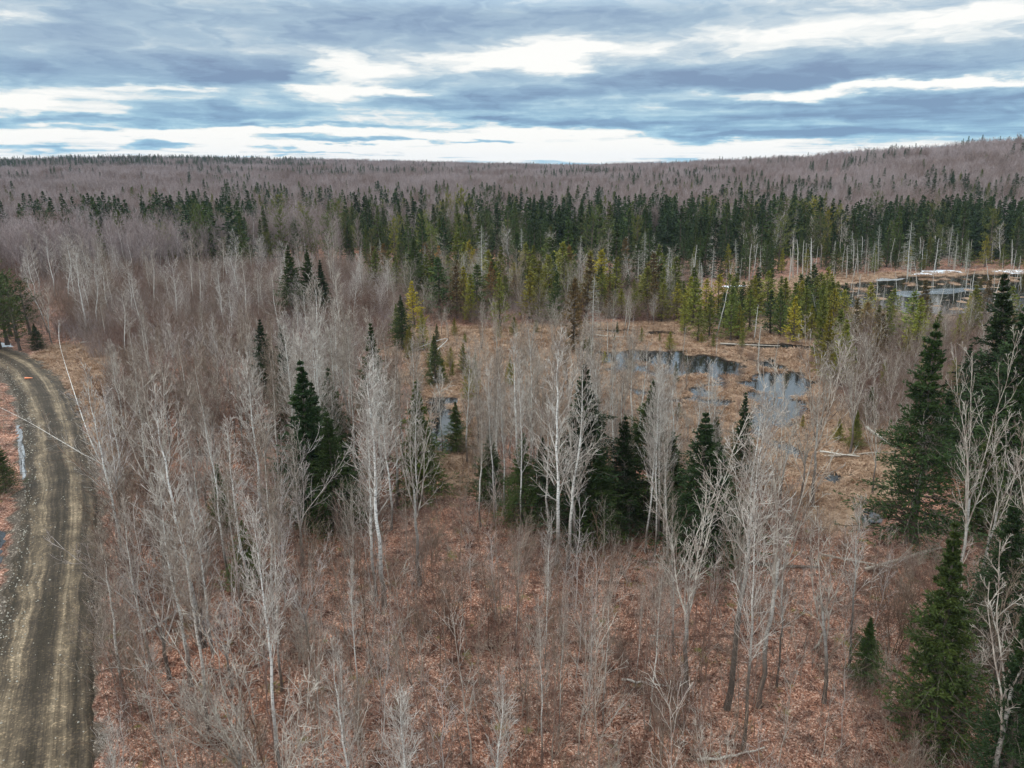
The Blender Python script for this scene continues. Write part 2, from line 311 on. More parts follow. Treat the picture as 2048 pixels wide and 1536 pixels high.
def conifer(seed, h=14.0, rb=2.3, dens=1.0, nt=10, nb=7, bl=0.24, bw=0.035, droop=-0.35, t0=0.04, kind='spruce', ragged=0.25, ang=1.45):
    """tapered trunk, whorls of boughs, side twigs and sprays of needles"""
    rg = np.random.default_rng(seed)
    P, R = stem(rg, h, 0.015*h if kind != 'pine' else 0.02*h, 12, 0.008, top=0.06)
    tr = Acc().add(*tubes(P, R, 6)); cr = Acc()
    nboughs = int(h*15*dens)
    if kind == 'pine': prof = lambda t: rb/h*np.sqrt(np.clip(1-((t-0.55)/0.47)**2, 0.02, 1))*(0.75+0.5*np.sin(t*37+seed)**2)
    elif kind == 'fir': prof = lambda t: rb/h*np.clip(1.0-t, 0.0, 1)**0.85*(1.0)+0.012
    else: prof = lambda t: rb/h*1.22*np.clip(1.0-t, 0.0, 1)**1.12*np.clip(0.7+t*2.6, 0, 1)+0.006
    A, RA = kids(rg, P, R, nboughs, t0, 0.985, lambda t: ang - 0.75*t**2.5, prof, 6, up=droop, rr=0.28, wob=0.05, rmin=0.012, whorl=int(h/0.5) if kind != 'pine' else 0)
    # uneven outline: some boughs short, some long
    f = np.clip(1 + rg.normal(0, ragged, len(A)), 0.35, 1.6)[:, None, None]
    A = A[:, :1] + (A - A[:, :1])*f
    A[:, -1, 2] += 0.05*np.linalg.norm(A[:, -1]-A[:, 0], axis=1)
    cr.add(*tubes(A, RA, 3)) if nb else None
    B, RB = kids(rg, A, RA, nt, 0.12 if kind != 'pine' else 0.45, 1.0, 0.85, 0.42, 3, up=-0.12 if kind != 'pine' else 0.35, rr=0.5, wob=0.1, rmin=0.006, sides=0.45, taper=0.55)
    fo = Acc(); cr.n and None
    if nb:
        for src, k in ((B, nb), (A, nb)):
            i = np.repeat(np.arange(len(src)), k); tt = rg.random(len(i))
            if src is A: tt = 0.35 + 0.65*tt
            n = src.shape[1]; ff = tt*(n-1); j = np.minimum(ff.astype(int), n-2); fr = (ff-j)[:, None]
            b = src[i, j]*(1-fr) + src[i, j+1]*fr; T = nrm(src[i, j+1]-src[i, j])
            d = nrm(T + rg.normal(0, 0.38, T.shape) + np.array([0, 0, 0.12]))
            fo.add(*blades(rg, b, d, bl*(0.6+0.8*rg.random(len(i)))*(1-0.45*np.clip(b[:, 2]/h*2-1, 0, 1)), bw*(0.7+0.7*rg.random(len(i)))))
    else:                                             # far: one larger spray per twig
        T = nrm(B[:, -1]-B[:, 0]); l = np.linalg.norm(B[:, -1]-B[:, 0], axis=1)+bl
        fo.add(*blades(rg, B[:, 0], T, l, np.full(len(l), bw)*(0.7+0.6*rg.random(len(l)))))
        d = nrm(A[:, -1]-A[:, 0]); l = np.linalg.norm(A[:, -1]-A[:, 0], axis=1)
        fo.add(*blades(rg, A[:, 0], d, l, np.full(len(l), bw)*1.3))
    z = np.full(7, 1.0)
    tipd = nrm(rg.normal(0, .35, (10, 3)) + np.array([0, 0, 1.0])); tb = P[0, -1] - np.array([0, 0, 1])*rg.random((10, 1))*0.6
    fo.add(*blades(rg, tb, tipd, np.full(10, bl*1.8), np.full(10, bw)))
    V = np.concatenate([np.concatenate(cr.V)] + fo.V) if cr.V else np.concatenate(fo.V)
    Qs = list(cr.Q); off = cr.n
    mi = np.concatenate([np.zeros(sum(len(q) for q in cr.Q), int), np.ones(sum(len(q) for q in fo.Q), int)])
    Qf = [q + off for q in fo.Q]
    crown = mesh_np(kind+'_crown', V, np.concatenate(Qs + Qf), [M_cbark, M_need], False, mi)
    return tr.mesh(kind+'_trunk', M_cbark), crown, h
def snag(seed, h=9.0, br=10, ln=0.10, broken=True):
    rg = np.random.default_rng(seed)
    P, R = stem(rg, h, 0.13, 9, 0.02, lean=rg.normal(0, .04, 2), top=0.35 if broken else 0.08)
    tr = Acc().add(*tubes(P, R, 6)); cr = Acc()
    A, RA = kids(rg, P, R, br, 0.3, 0.98, 1.35, ln, 4, up=-0.1, rr=0.4, wob=0.16, rmin=0.018)
    cr.add(*tubes(A, RA, 3))
    B, RB = kids(rg, A, RA, 3, 0.3, 1.0, 0.8, 0.5, 3, up=0.0, rr=0.6, wob=0.2, rmin=0.011)
    cr.add(*tubes(B, RB, 3))
    return tr.mesh('snag_trunk', M_dead), cr.mesh('snag_branches', M_dtw), h
def ghost(seed, h=10.0):
    """dead spruce that still has its fine grey branches"""
    rg = np.random.default_rng(seed)
    P, R = stem(rg, h, 0.11, 9, 0.01, top=0.1)
    tr = Acc().add(*tubes(P, R, 6)); cr = Acc()
    A, RA = kids(rg, P, R, 90, 0.12, 0.98, 1.5, lambda t: 0.19*(1.05-t)**0.8, 4, up=-0.35, rr=0.3, wob=0.12, rmin=0.011)
    cr.add(*tubes(A, RA, 3))
    B, RB = kids(rg, A, RA, 8, 0.15, 1.0, 0.85, 0.4, 3, up=-0.2, rr=0.7, wob=0.2, rmin=0.009)
    cr.add(*tubes(B, RB, 3))
    return tr.mesh('dead_spruce_trunk', M_dead), cr.mesh('dead_spruce_branches', M_dtw), h
def joined(tc):
    tr, cr, h = tc
    nv = tr.n
    V = np.concatenate(tr.V + cr.V); Q = np.concatenate(tr.Q + [q+nv for q in cr.Q])
    return V, Q, sum(len(q) for q in tr.Q), h

P_birch = [birch(10+i, full=0.9+0.1*(i % 3), t0=(0.30, 0.38, 0.45)[i % 3]) for i in range(5)]
P_maple = [maple(30+i, leaders=(4, 6, 5, 7)[i], spread=(0.22, 0.34, 0.27, 0.24)[i], fork=(0.34, 0.26, 0.42, 0.2)[i]) for i in range(4)]
M_dfoot = bark('dark_footed_bark', (0.50, 0.48, 0.44), (0.12, 0.10, 0.085), (0.085, 0.068, 0.055), 0.32, 0.62)
P_dfoot = [birch(20+i, full=0.9, t0=(0.42, 0.36, 0.5)[i], mt=M_dfoot, n1=34) for i in range(3)]
P_thick = [maple(35+i, leaders=(6, 8, 5, 7)[i], spread=(0.34, 0.42, 0.36, 0.3)[i], fork=(0.14, 0.10, 0.2, 0.12)[i], mc=(M_thick, M_brush, M_thick, M_brush_red)[i]) for i in range(4)]
def low(mt, mc, **k):
    out = []
    for i in range(4):
        tr, cr, h = lowbare(**k, seed=60+i, mt=mt, mc=mc)
        out.append((tr.mesh('bare_trunk', mt), cr.mesh('bare_crown', mc), h))
    return out
P_birch_m = low(M_birch, M_birch_tw, n1=26, n2=8, n3=2, thick=1.1)
P_maple_m = low(M_maple, M_maple_tw, vase=True, n1=24, n2=8, n3=2, thick=1.1)
P_thick_m = low(M_brush, M_thick, vase=True, n1=26, n2=8, n3=2, thick=1.1)
P_sap = [sapling(80+i, 6.0, (M_brush, M_thick, M_brush_red, M_maple_tw)[i]) for i in range(4)]
P_bush = [sapling(90+i, 5.0, (M_brush, M_maple_tw, M_brush_red, M_brush)[i], stems=(7, 9, 6, 8)[i]) for i in range(4)]
P_spr = [conifer(100+i, rb=(2.6, 2.1, 3.1)[i], dens=1.25, nt=12, nb=10, bl=0.23, bw=0.030) for i in range(3)]
P_fir = [conifer(110+i, h=9.0, rb=(1.7, 1.3, 2.1)[i], dens=0.8, nt=9, nb=6, kind='fir', ang=1.2, droop=0.1, ragged=0.3) for i in range(3)]
P_spr_m = [conifer(120+i, rb=(2.0, 1.6, 2.4, 1.8)[i], dens=0.55, nt=6, nb=3, bl=0.42, bw=0.075) for i in range(4)]
P_fir_m = [conifer(130+i, h=9.0, rb=(1.6, 1.2, 1.9)[i], dens=0.6, nt=6, nb=3, bl=0.36, bw=0.055, kind='fir', ang=1.15, droop=0.1, ragged=0.32) for i in range(3)]
P_pine_m = [conifer(140+i, h=15.0, rb=(2.9, 2.3, 3.3)[i], dens=0.34, nt=8, nb=4, bl=0.42, bw=0.06, kind='pine', t0=0.22, droop=0.25, ragged=0.4, ang=1.3) for i in range(3)]
P_spr_f = [conifer(150+i, rb=(2.4, 1.9, 3.2, 2.8)[i], dens=0.42, nt=5, nb=0, bl=0.35, bw=0.13) for i in range(4)]
P_pine_f = [conifer(160+i, h=14.0, rb=(3.0, 3.6)[i], dens=0.5, nt=6, nb=0, bl=0.5, bw=0.12, t0=0.12, droop=0.1, ragged=0.45, ang=1.25) for i in range(2)]
P_snag = [snag(170+i, 9.0, (10, 16, 9, 22, 12)[i], (0.11, 0.16, 0.10, 0.13, 0.22)[i], i != 4) for i in range(5)]
P_ghost = [ghost(180+i) for i in range(3)]

# ------------------------------------------------------------------ terrain
def inpoly(px, py, poly):
    r = np.zeros(np.shape(px), bool); n = len(poly)
    for i in range(n):
        x1, y1 = poly[i]; x2, y2 = poly[(i+1) % n]
        if y1 == y2: continue
        r ^= ((y1 > py) != (y2 > py)) & (px < (x2-x1)*(py-y1)/(y2-y1)+x1)
    return r
def dline(px, py, pts, closed=False):
    d = np.full(np.shape(px), 1e9); n = len(pts)
    for i in range(n if closed else n-1):
        a = np.array(pts[i]); b = np.array(pts[(i+1) % n]); ab = b-a
        tt = np.clip(((px-a[0])*ab[0]+(py-a[1])*ab[1])/max(ab@ab, 1e-9), 0, 1)
        d = np.minimum(d, np.hypot(px-a[0]-tt*ab[0], py-a[1]-tt*ab[1]))
    return d
def sdist(px, py, poly):
    d = dline(px, py, poly, True); return np.where(inpoly(px, py, poly), -d, d)
def W(pts): return [at(*p) for p in pts]
def sm(a, b, x):
    t_ = np.clip((x-a)/(b-a), 0, 1); return t_*t_*(3-2*t_)
def vnoise(x, y, s, seed):
    x = np.asarray(x, float)/s; y = np.asarray(y, float)/s
    xi = np.floor(x).astype(np.int64); yi = np.floor(y).astype(np.int64); fx = x-xi; fy = y-yi
    def hsh(a, b):
        v = (a*374761393 + b*668265263 + seed*1274126177) & 0xffffffff
        v = ((v ^ (v >> 13))*1274126177) & 0xffffffff
        return ((v ^ (v >> 16)) & 0xffff)/65535.0
    fx = fx*fx*(3-2*fx); fy = fy*fy*(3-2*fy)
    return (hsh(xi, yi)*(1-fx)+hsh(xi+1, yi)*fx)*(1-fy)+(hsh(xi, yi+1)*(1-fx)+hsh(xi+1, yi+1)*fx)*fy
ROAD_R = W([(150, 2000), (178, 1700), (188, 1536), (192, 1300), (196, 1150), (196, 1000), (172, 875), (142, 792), (97, 737), (30, 702), (-60, 682), (-260, 664), (-600, 650)])
RW = 5.7
PONDS = [W(p) for p in (
    [(1195, 703), (1290, 696), (1360, 699), (1440, 712), (1500, 735), (1470, 750), (1400, 745), (1290, 752), (1220, 738)],
    [(1485, 765), (1520, 745), (1610, 742), (1630, 765), (1610, 815), (1585, 850), (1530, 853), (1500, 810)],
    [(1435, 690), (1450, 682), (1560, 684), (1640, 692), (1640, 698), (1560, 696)],
    [(1160, 659), (1165, 654), (1330, 658), (1400, 664), (1300, 668)],
    [(845, 795), (916, 790), (920, 860), (900, 900), (862, 892)],
    [(1610, 606), (1640, 566), (1740, 562), (1800, 551), (1900, 549), (2048, 545), (2300, 545), (2300, 640), (2048, 642), (1930, 632), (1800, 622), (1700, 612)],
    [(-60, 1080), (8, 1030), (22, 1080), (18, 1160), (-40, 1300)],
    [(1340, 796), (1400, 786), (1480, 795), (1420, 806)])]
CREEKS = [(W([(1520, 850), (1515, 872), (1560, 884), (1600, 908)]), 0.95), (W([(1655, 945), (1690, 970), (1725, 1000), (1740, 1040)]), 0.5), (W([(30, 850), (42, 900), (48, 950)]), 0.7)]
BOG = W([(790, 700), (830, 655), (1150, 648), (1340, 640), (1400, 640), (1480, 560), (1640, 548), (2400, 530), (2400, 650), (1700, 660), (1660, 780), (1800, 860), (1770, 1010), (1640, 1060), (1560, 950), (1380, 960), (1250, 900), (1000, 880), (955, 980), (900, 1010), (850, 960), (840, 800)])
VERGE = W([(60, 715), (110, 686), (230, 690), (270, 700), (215, 760), (240, 880), (255, 960), (215, 965), (198, 900), (150, 780)])
WATER = -0.30
SKY_Y = [(-1200, 322), (0, 324), (150, 318), (300, 316), (520, 318), (760, 321), (1000, 327), (1150, 330), (1400, 323), (1600, 312), (1800, 299), (2048, 284), (2600, 262)]
WET = W([(1180, 700), (1450, 690), (1640, 730), (1640, 850), (1560, 900), (1480, 860), (1330, 830), (1220, 770)])
def ground_z(x, y):
    x = np.asarray(x, float); y = np.asarray(y, float)
    d = np.hypot(x, y)
    z = 0.5*(vnoise(x, y, 14, 1)-0.5) + 0.22*(vnoise(x, y, 4, 2)-0.5) + 0.12*(vnoise(x, y, 1.7, 3)-0.5)
    bog = 1-sm(-4, 5, sdist(x, y, BOG) + 5*(vnoise(x, y, 7, 5)-0.5))
    tus = 0.34*(vnoise(x, y, 1.9, 7)-0.5) + 0.22*(vnoise(x, y, 4.2, 8)-0.5)
    z = z*(1-bog) + bog*(-0.09+tus) - 0.13*(1-sm(-3, 2, sdist(x, y, WET)))
    pd = np.full(x.shape, 1e9)
    for p in PONDS: pd = np.minimum(pd, sdist(x, y, p))
    for p, w_ in CREEKS: pd = np.minimum(pd, dline(x, y, p)-w_)
    pd = pd + 1.6*(vnoise(x, y, 3.1, 9)-0.5)
    k = 1-sm(-1.2, 1.0, pd)
    z = z*(1-k) + k*(-0.60 + np.maximum(tus, 0)*2.6)
    rd = road_d(x, y)
    k = 1-sm(RW/2+0.1, RW/2+1.3, rd)
    z = z*(1-k) + k*0.0
    z = np.where(rd < RW/2-0.15, np.minimum(z, -0.12), z)
    # far country: rises slowly to the skyline
    az = np.arctan2(x, np.maximum(y, 1e-3)); px = 1024 + F*np.tan(np.clip(az, -1.1, 1.1))/CP*0.985
    e = np.interp(px, [p[0] for p in SKY_Y], [p[1] for p in SKY_Y])
    el = -PITCH + np.arctan((768-e)/F*1.0/np.sqrt(1+(np.clip((px-1024)/F, -1, 1))**2*0.0))
    D2 = np.interp(px, [0, 900, 1200, 1600, 2048], [1500, 1500, 1300, 950, 800])
    top = H + np.tan(el)*np.hypot(D2, 0) - 13.5
    ff = sm(270, 1.0, d*0+0) if False else np.clip((d-300)/(D2-300), 0, 1)**1.35
    hill = top*ff + 4*(vnoise(x, y, 160, 11)-0.5)*sm(300, 600, d)*(1-0.4*ff)
    hill = np.where(d > D2, top - (d-D2)*0.006, hill)
    back = sm(-0.2, 0.3, np.cos(np.arctan2(x, y)))
    return z + hill*back
def catmull(pts, n=10):
    p = [np.array(q, float) for q in pts]; p = [2*p[0]-p[1]] + p + [2*p[-1]-p[-2]]; out = []
    for i in range(1, len(p)-2):
        for j in range(n):
            s = j/n; out.append(0.5*((2*p[i])+(-p[i-1]+p[i+1])*s+(2*p[i-1]-5*p[i]+4*p[i+1]-p[i+2])*s*s+(-p[i-1]+3*p[i]-3*p[i+1]+p[i+2])*s**3))
    out.append(p[-2]); return np.array(out)
RE = catmull(ROAD_R, 12); RT = nrm(np.gradient(RE, axis=0)); RN = np.stack([-RT[:, 1], RT[:, 0]], 1)
ROAD_C = RE + RN*RW/2
_rc = ROAD_C[::4]
def road_d(x, y): return dline(x, y, [tuple(p) for p in _rc])
def axis(lo, hi, step, far, g=1.065):
    a = list(np.arange(lo, hi+step/2, step)); s = step
    while a[-1] < far: s = min(s*g, 90); a.append(a[-1]+s)
    s = step
    while a[0] > -far: s = min(s*g, 90); a.insert(0, a[0]-s)
    return np.array(a)
gx = axis(-85, 150, 0.8, 4200); gy = axis(14, 215, 0.8, 4200)
GX, GY = np.meshgrid(gx, gy); GZ = np.empty_like(GX)
near = (np.abs(GX) < 450) & (GY > -100) & (GY < 450)
GZ = ground_z(GX, GY)
nx_, ny_ = len(gx), len(gy)
ii = (np.arange(ny_-1)[:, None]*nx_ + np.arange(nx_-1)[None]).ravel()
def ground_mat():
    m = bpy.data.materials.new('forest_floor'); t = nt(m)
    pos = N(t, 'ShaderNodeNewGeometry').outputs['Position']
    at_ = N(t, 'ShaderNodeAttribute', _attribute_name='cover').outputs['Color']
    s = N(t, 'ShaderNodeSeparateXYZ', Vector=at_)
    flat = N(t, 'ShaderNodeVectorMath', _operation='MULTIPLY', i0=pos, i1=(1, 1, 0.3)).outputs[0]
    wn = N(t, 'ShaderNodeTexNoise', Vector=flat, Scale=3.0, Detail=2.0)
    fw = N(t, 'ShaderNodeVectorMath', _operation='MULTIPLY_ADD', i0=wn.outputs['Color'], i1=(0.15, 0.15, 0), i2=flat).outputs[0]
    v1 = N(t, 'ShaderNodeTexVoronoi', Vector=fw, Scale=11.0); v1s = N(t, 'ShaderNodeSeparateXYZ', Vector=v1.outputs['Color']).outputs[0]
    v2 = N(t, 'ShaderNodeTexVoronoi', Vector=fw, Scale=23.0); v2s = N(t, 'ShaderNodeSeparateXYZ', Vector=v2.outputs['Color']).outputs[1]
    nb = N(t, 'ShaderNodeTexNoise', Vector=flat, Scale=0.22, Detail=6.0, Roughness=0.6).outputs[0]
    nm = N(t, 'ShaderNodeTexNoise', Vector=flat, Scale=1.1, Detail=5.0, Roughness=0.65).outputs[0]
    lv = M(t, 'ADD', M(t, 'MULTIPLY', v1s, 0.6), M(t, 'MULTIPLY', v2s, 0.4))
    leaf = ramp(t, lv, [(0.10, (0.045, 0.024, 0.016)), (0.32, (0.19, 0.080, 0.050)), (0.55, (0.335, 0.168, 0.115)), (0.75, (0.46, 0.27, 0.19)), (0.90, (0.66, 0.52, 0.43))])
    leaf = mixc(t, 1.0, leaf, ramp(t, nb, [(0.32, (0.50, 0.46, 0.45)), (0.5, (0.92, 0.90, 0.88)), (0.68, (1.2, 1.05, 0.95))]), 'MULTIPLY')
    leaf = mixc(t, 1.0, leaf, ramp(t, nm, [(0.38, (0.34, 0.32, 0.32)), (0.50, (0.92, 0.92, 0.92)), (0.66, (1.22, 1.2, 1.15))]), 'MULTIPLY')
    moss = N(t, 'ShaderNodeTexNoise', Vector=flat, Scale=0.5, Detail=5.0, Roughness=0.7).outputs[0]
    leaf = mixc(t, ramp(t, moss, [(0.60, 0.0), (0.68, 0.8)]), leaf, (0.13, 0.13, 0.025))
    # straw-coloured dead grass of the bog
    st = N(t, 'ShaderNodeMapping', Vector=fw, Scale=(5, 14, 5)).outputs[0]
    sn = N(t, 'ShaderNodeTexNoise', Vector=st, Scale=1.0, Detail=5.0, Roughness=0.7).outputs[0]
    straw = ramp(t, sn, [(0.30, (0.10, 0.065, 0.042)), (0.48, (0.27, 0.185, 0.12)), (0.62, (0.42, 0.285, 0.19)), (0.8, (0.58, 0.45, 0.33))])
    straw = mixc(t, 1.0, straw, ramp(t, nm, [(0.35, (0.5, 0.42, 0.38)), (0.5, (0.95, 0.9, 0.88)), (0.68, (1.12, 1.1, 1.05))]), 'MULTIPLY')
    c = mixc(t, ramp(t, M(t, 'ADD', s.outputs[0], M(t, 'MULTIPLY', M(t, 'SUBTRACT', nm, 0.5), 0.9)), [(0.3, 0.0), (0.7, 1.0)]), leaf, straw)
    c = mixc(t, ramp(t, M(t, 'ADD', s.outputs[1], M(t, 'MULTIPLY', M(t, 'SUBTRACT', nm, 0.5), 0.8)), [(0.35, 0.0), (0.7, 1.0)]), c, ramp(t, v1s, [(0.0, (0.025, 0.020, 0.016)), (0.85, (0.075, 0.055, 0.04)), (1.0, (0.2, 0.15, 0.11))]))
    c = mixc(t, ramp(t, M(t, 'ADD', s.outputs[2], M(t, 'MULTIPLY', M(t, 'SUBTRACT', nm, 0.5), 0.8)), [(0.35, 0.0), (0.65, 1.0)]), c, ramp(t, v1s, [(0.0, (0.055, 0.043, 0.032)), (0.85, (0.12, 0.092, 0.068)), (1.0, (0.34, 0.28, 0.22))]))
    hb = M(t, 'ADD', M(t, 'MULTIPLY', v1s, 0.05), M(t, 'MULTIPLY', nm, 0.25))
    bp = N(t, 'ShaderNodeBump', Height=hb, Strength=0.7, Distance=0.6).outputs[0]
    principled(t, c, 0.9, 0.15, bp); return m
M_ground = ground_mat()
gm = mesh_np('ground', np.stack([GX.ravel(), GY.ravel(), GZ.ravel()], 1), np.stack([ii, ii+1, ii+nx_+1, ii+nx_], 1), M_ground)
fx, fy, fz = GX.ravel(), GY.ravel(), GZ.ravel()
bogm = 1-sm(-3, 4, sdist(fx, fy, BOG) + 5*(vnoise(fx, fy, 7, 5)-0.5)); verm = 1-sm(-1.5, 1.5, sdist(fx, fy, VERGE))
pdm = np.full(fx.shape, 1e9)
for p in PONDS: pdm = np.minimum(pdm, sdist(fx, fy, p))
for p, w_ in CREEKS: pdm = np.minimum(pdm, dline(fx, fy, p)-w_)
mud = np.maximum(1-sm(WATER-0.02, WATER+0.10, fz), 0)*(pdm < 6)*0.9
rdm = road_d(fx, fy); shoulder = 1-sm(RW/2-0.1, RW/2+0.9, rdm + 1.2*(vnoise(fx, fy, 2.2, 21)-0.5))
col = np.stack([np.maximum(bogm, verm*0.9), mud, shoulder, np.ones_like(mud)], 1).astype(np.float32)
ca = gm.color_attributes.new('cover', 'FLOAT_COLOR', 'POINT'); ca.data.foreach_set('color', col.ravel())
tag(link('ground', gm), kind='structure')
# ---- water
m = bpy.data.materials.new('bog_water'); t = nt(m)
pos = N(t, 'ShaderNodeNewGeometry').outputs['Position']
wn = N(t, 'ShaderNodeTexNoise', Vector=pos, Scale=1.2, Detail=3.0).outputs[0]
bp = N(t, 'ShaderNodeBump', Height=wn, Strength=0.08, Distance=0.1).outputs[0]
pw = principled(t, (0.012, 0.011, 0.010), 0.05, 0.5, bp); pw.inputs['IOR'].default_value = 1.333
def sheet(name, x0, x1, y0, y1, z, mat):
    return mesh_np(name, [(x0, y0, z), (x1, y0, z), (x1, y1, z), (x0, y1, z)], [(0, 1, 2, 3)], mat, False)
wa = Acc()
for x0, x1, y0, y1 in ((-22, 72, 55, 135), (60, 210, 145.5, 215), (-60, -26, 30, 85)):
    wa.add(np.array([(x0, y0, WATER), (x1, y0, WATER), (x1, y1, WATER), (x0, y1, WATER)], float), np.array([[0, 1, 2, 3]]))
tag(link('water', wa.mesh('water', m, False)), kind='structure')
# ---- road
def road_mat():
    m = bpy.data.materials.new('dirt_road'); t = nt(m)
    uv = N(t, 'ShaderNodeUVMap', _uv_map='UVMap').outputs[0]; s = N(t, 'ShaderNodeSeparateXYZ', Vector=uv)
    pos = N(t, 'ShaderNodeNewGeometry').outputs['Position']
    lw = N(t, 'ShaderNodeTexNoise', Vector=N(t, 'ShaderNodeCombineXYZ', X=0.0, Y=M(t, 'MULTIPLY', s.outputs[1], 0.08)).outputs[0], Scale=1.0, Detail=2.0).outputs[0]
    u = M(t, 'ADD', s.outputs[0], M(t, 'MULTIPLY', M(t, 'SUBTRACT', lw, 0.5), 0.10))
    stre = N(t, 'ShaderNodeTexNoise', Vector=N(t, 'ShaderNodeCombineXYZ', X=M(t, 'MULTIPLY', u, 22.0), Y=M(t, 'MULTIPLY', s.outputs[1], 0.10)).outputs[0], Scale=1.0, Detail=4.0, Roughness=0.6).outputs[0]
    tr = ramp(t, u, [(0.0, 0.45), (0.10, 0.15), (0.20, 0.75), (0.30, 1.0), (0.38, 0.55), (0.48, 0.12), (0.58, 0.30), (0.66, 0.95), (0.74, 0.9), (0.84, 0.25), (0.90, 0.5), (1.0, 0.35)])
    nz = N(t, 'ShaderNodeTexNoise', Vector=pos, Scale=0.5, Detail=5.0, Roughness=0.65).outputs[0]
    k = M(t, 'ADD', M(t, 'ADD', M(t, 'MULTIPLY', tr, 0.50), M(t, 'MULTIPLY', stre, 1.0)), M(t, 'SUBTRACT', M(t, 'MULTIPLY', nz, 0.9), 0.68))
    c = ramp(t, k, [(0.28, (0.034, 0.024, 0.013)), (0.48, (0.056, 0.040, 0.025)), (0.70, (0.120, 0.086, 0.052)), (0.98, (0.28, 0.208, 0.132))])
    v = N(t, 'ShaderNodeTexVoronoi', Vector=pos, Scale=11.0); vs = N(t, 'ShaderNodeSeparateXYZ', Vector=v.outputs['Color']).outputs[0]
    c = mixc(t, 1.0, c, ramp(t, vs, [(0.0, (0.7, 0.7, 0.7)), (0.85, (1.1, 1.1, 1.1)), (0.96, (1.9, 1.85, 1.8))]), 'MULTIPLY')
    bp = N(t, 'ShaderNodeBump', Height=M(t, 'ADD', M(t, 'MULTIPLY', vs, 0.04), M(t, 'MULTIPLY', stre, 0.3)), Strength=0.6, Distance=0.4).outputs[0]
    principled(t, c, 0.8, 0.25, bp); return m
ns = 23; us = np.linspace(0, 1, ns)
RR = catmull([tuple(p) for p in ROAD_R], 60); RTT = nrm(np.gradient(RR, axis=0)); RNN = np.stack([-RTT[:, 1], RTT[:, 0]], 1)
al = np.concatenate([[0], np.cumsum(np.linalg.norm(np.diff(RR, axis=0), axis=1))])
prof = 0.10*(1-(2*us-1)**2) - 0.05*np.exp(-((us-0.30)/0.06)**2) - 0.06*np.exp(-((us-0.69)/0.06)**2) - 0.14*(np.abs(2*us-1) > 0.97)
edge = (vnoise(al, al*0, 1.6, 31)-0.5)*0.5
RV = []
for i in range(len(RR)):
    wq = RW + (edge[i] if True else 0)
    for j in range(ns):
        p = RR[i] + RNN[i]*(us[j]*wq - edge[i]*0.6*(1-us[j])); RV.append((p[0], p[1], 0.02 + prof[j]))
ii = (np.arange(len(RR)-1)[:, None]*ns + np.arange(ns-1)[None]).ravel()
rm = mesh_np('dirt_road', RV, np.stack([ii, ii+ns, ii+ns+1, ii+1], 1), road_mat())
uvl = rm.uv_layers.new(name='UVMap'); vi = np.zeros(len(rm.loops), np.int32); rm.loops.foreach_get('vertex_index', vi)
uvs = np.stack([1-us[vi % ns], al[vi//ns]], 1).astype(np.float32); uvl.data.foreach_set('uv', uvs.ravel())
tag(link('dirt_road', rm), kind='structure')

# ------------------------------------------------------------------ scattering of uncountable stuff
def scatter(name, meshes, X_, Y_, S_, label, cat, seed=0, tilt=0.05, z0=0.0, color=None, zs=None):
    rg = np.random.default_rng(seed); n = len(X_)
    me = bpy.data.meshes.new(name); me.vertices.add(n)
    Zv = ground_z(np.asarray(X_), np.asarray(Y_)) + z0
    me.vertices.foreach_set('co', np.stack([X_, Y_, Zv], 1).astype(np.float32).ravel())
    rot = np.stack([rg.normal(0, tilt, n), rg.normal(0, tilt, n), rg.random(n)*6.283], 1).astype(np.float32)
    S_ = np.asarray(S_); sc = np.stack([S_, S_, S_*(zs if zs is not None else 1)], 1).astype(np.float32)
    for k, typ, v in (('rot', 'FLOAT_VECTOR', rot), ('scl', 'FLOAT_VECTOR', sc)):
        a = me.attributes.new(k, typ, 'POINT'); a.data.foreach_set('vector', v.ravel())
    a = me.attributes.new('idx', 'INT', 'POINT'); a.data.foreach_set('value', rg.integers(0, len(meshes), n).astype(np.int32))
    for m_ in {mm for q in meshes for mm in q.materials}: me.materials.append(m_)
    o = link(name, me)
    g = bpy.data.node_groups.new(name, 'GeometryNodeTree')
    g.interface.new_socket('Geometry', in_out='INPUT', socket_type='NodeSocketGeometry'); g.interface.new_socket('Geometry', in_out='OUTPUT', socket_type='NodeSocketGeometry')
    gi = g.nodes.new('NodeGroupInput'); go = g.nodes.new('NodeGroupOutput')
    iop = g.nodes.new('GeometryNodeInstanceOnPoints'); j = g.nodes.new('GeometryNodeJoinGeometry')
    for q in meshes:
        src = bpy.data.objects.new('source', q); oi = g.nodes.new('GeometryNodeObjectInfo'); oi.inputs[0].default_value = src
        gti = g.nodes.new('GeometryNodeGeometryToInstance'); g.links.new(oi.outputs['Geometry'], gti.inputs[0]); g.links.new(gti.outputs[0], j.inputs[0])
    def na(nm, ty):
        q = g.nodes.new('GeometryNodeInputNamedAttribute'); q.data_type = ty; q.inputs[0].default_value = nm; return q.outputs[0]
    g.links.new(gi.outputs[0], iop.inputs['Points']); g.links.new(j.outputs[0], iop.inputs['Instance'])
    iop.inputs['Pick Instance'].default_value = True
    g.links.new(na('idx', 'INT'), iop.inputs['Instance Index'])
    e = g.nodes.new('FunctionNodeEulerToRotation'); g.links.new(na('rot', 'FLOAT_VECTOR'), e.inputs[0]); g.links.new(e.outputs[0], iop.inputs['Rotation'])
    g.links.new(na('scl', 'FLOAT_VECTOR'), iop.inputs['Scale']); g.links.new(iop.outputs[0], go.inputs[0])
    md = o.modifiers.new('scatter', 'NODES'); md.node_group = g
    if color: o.color = (*color, 1)
    return tag(o, label, cat, None, 'stuff')
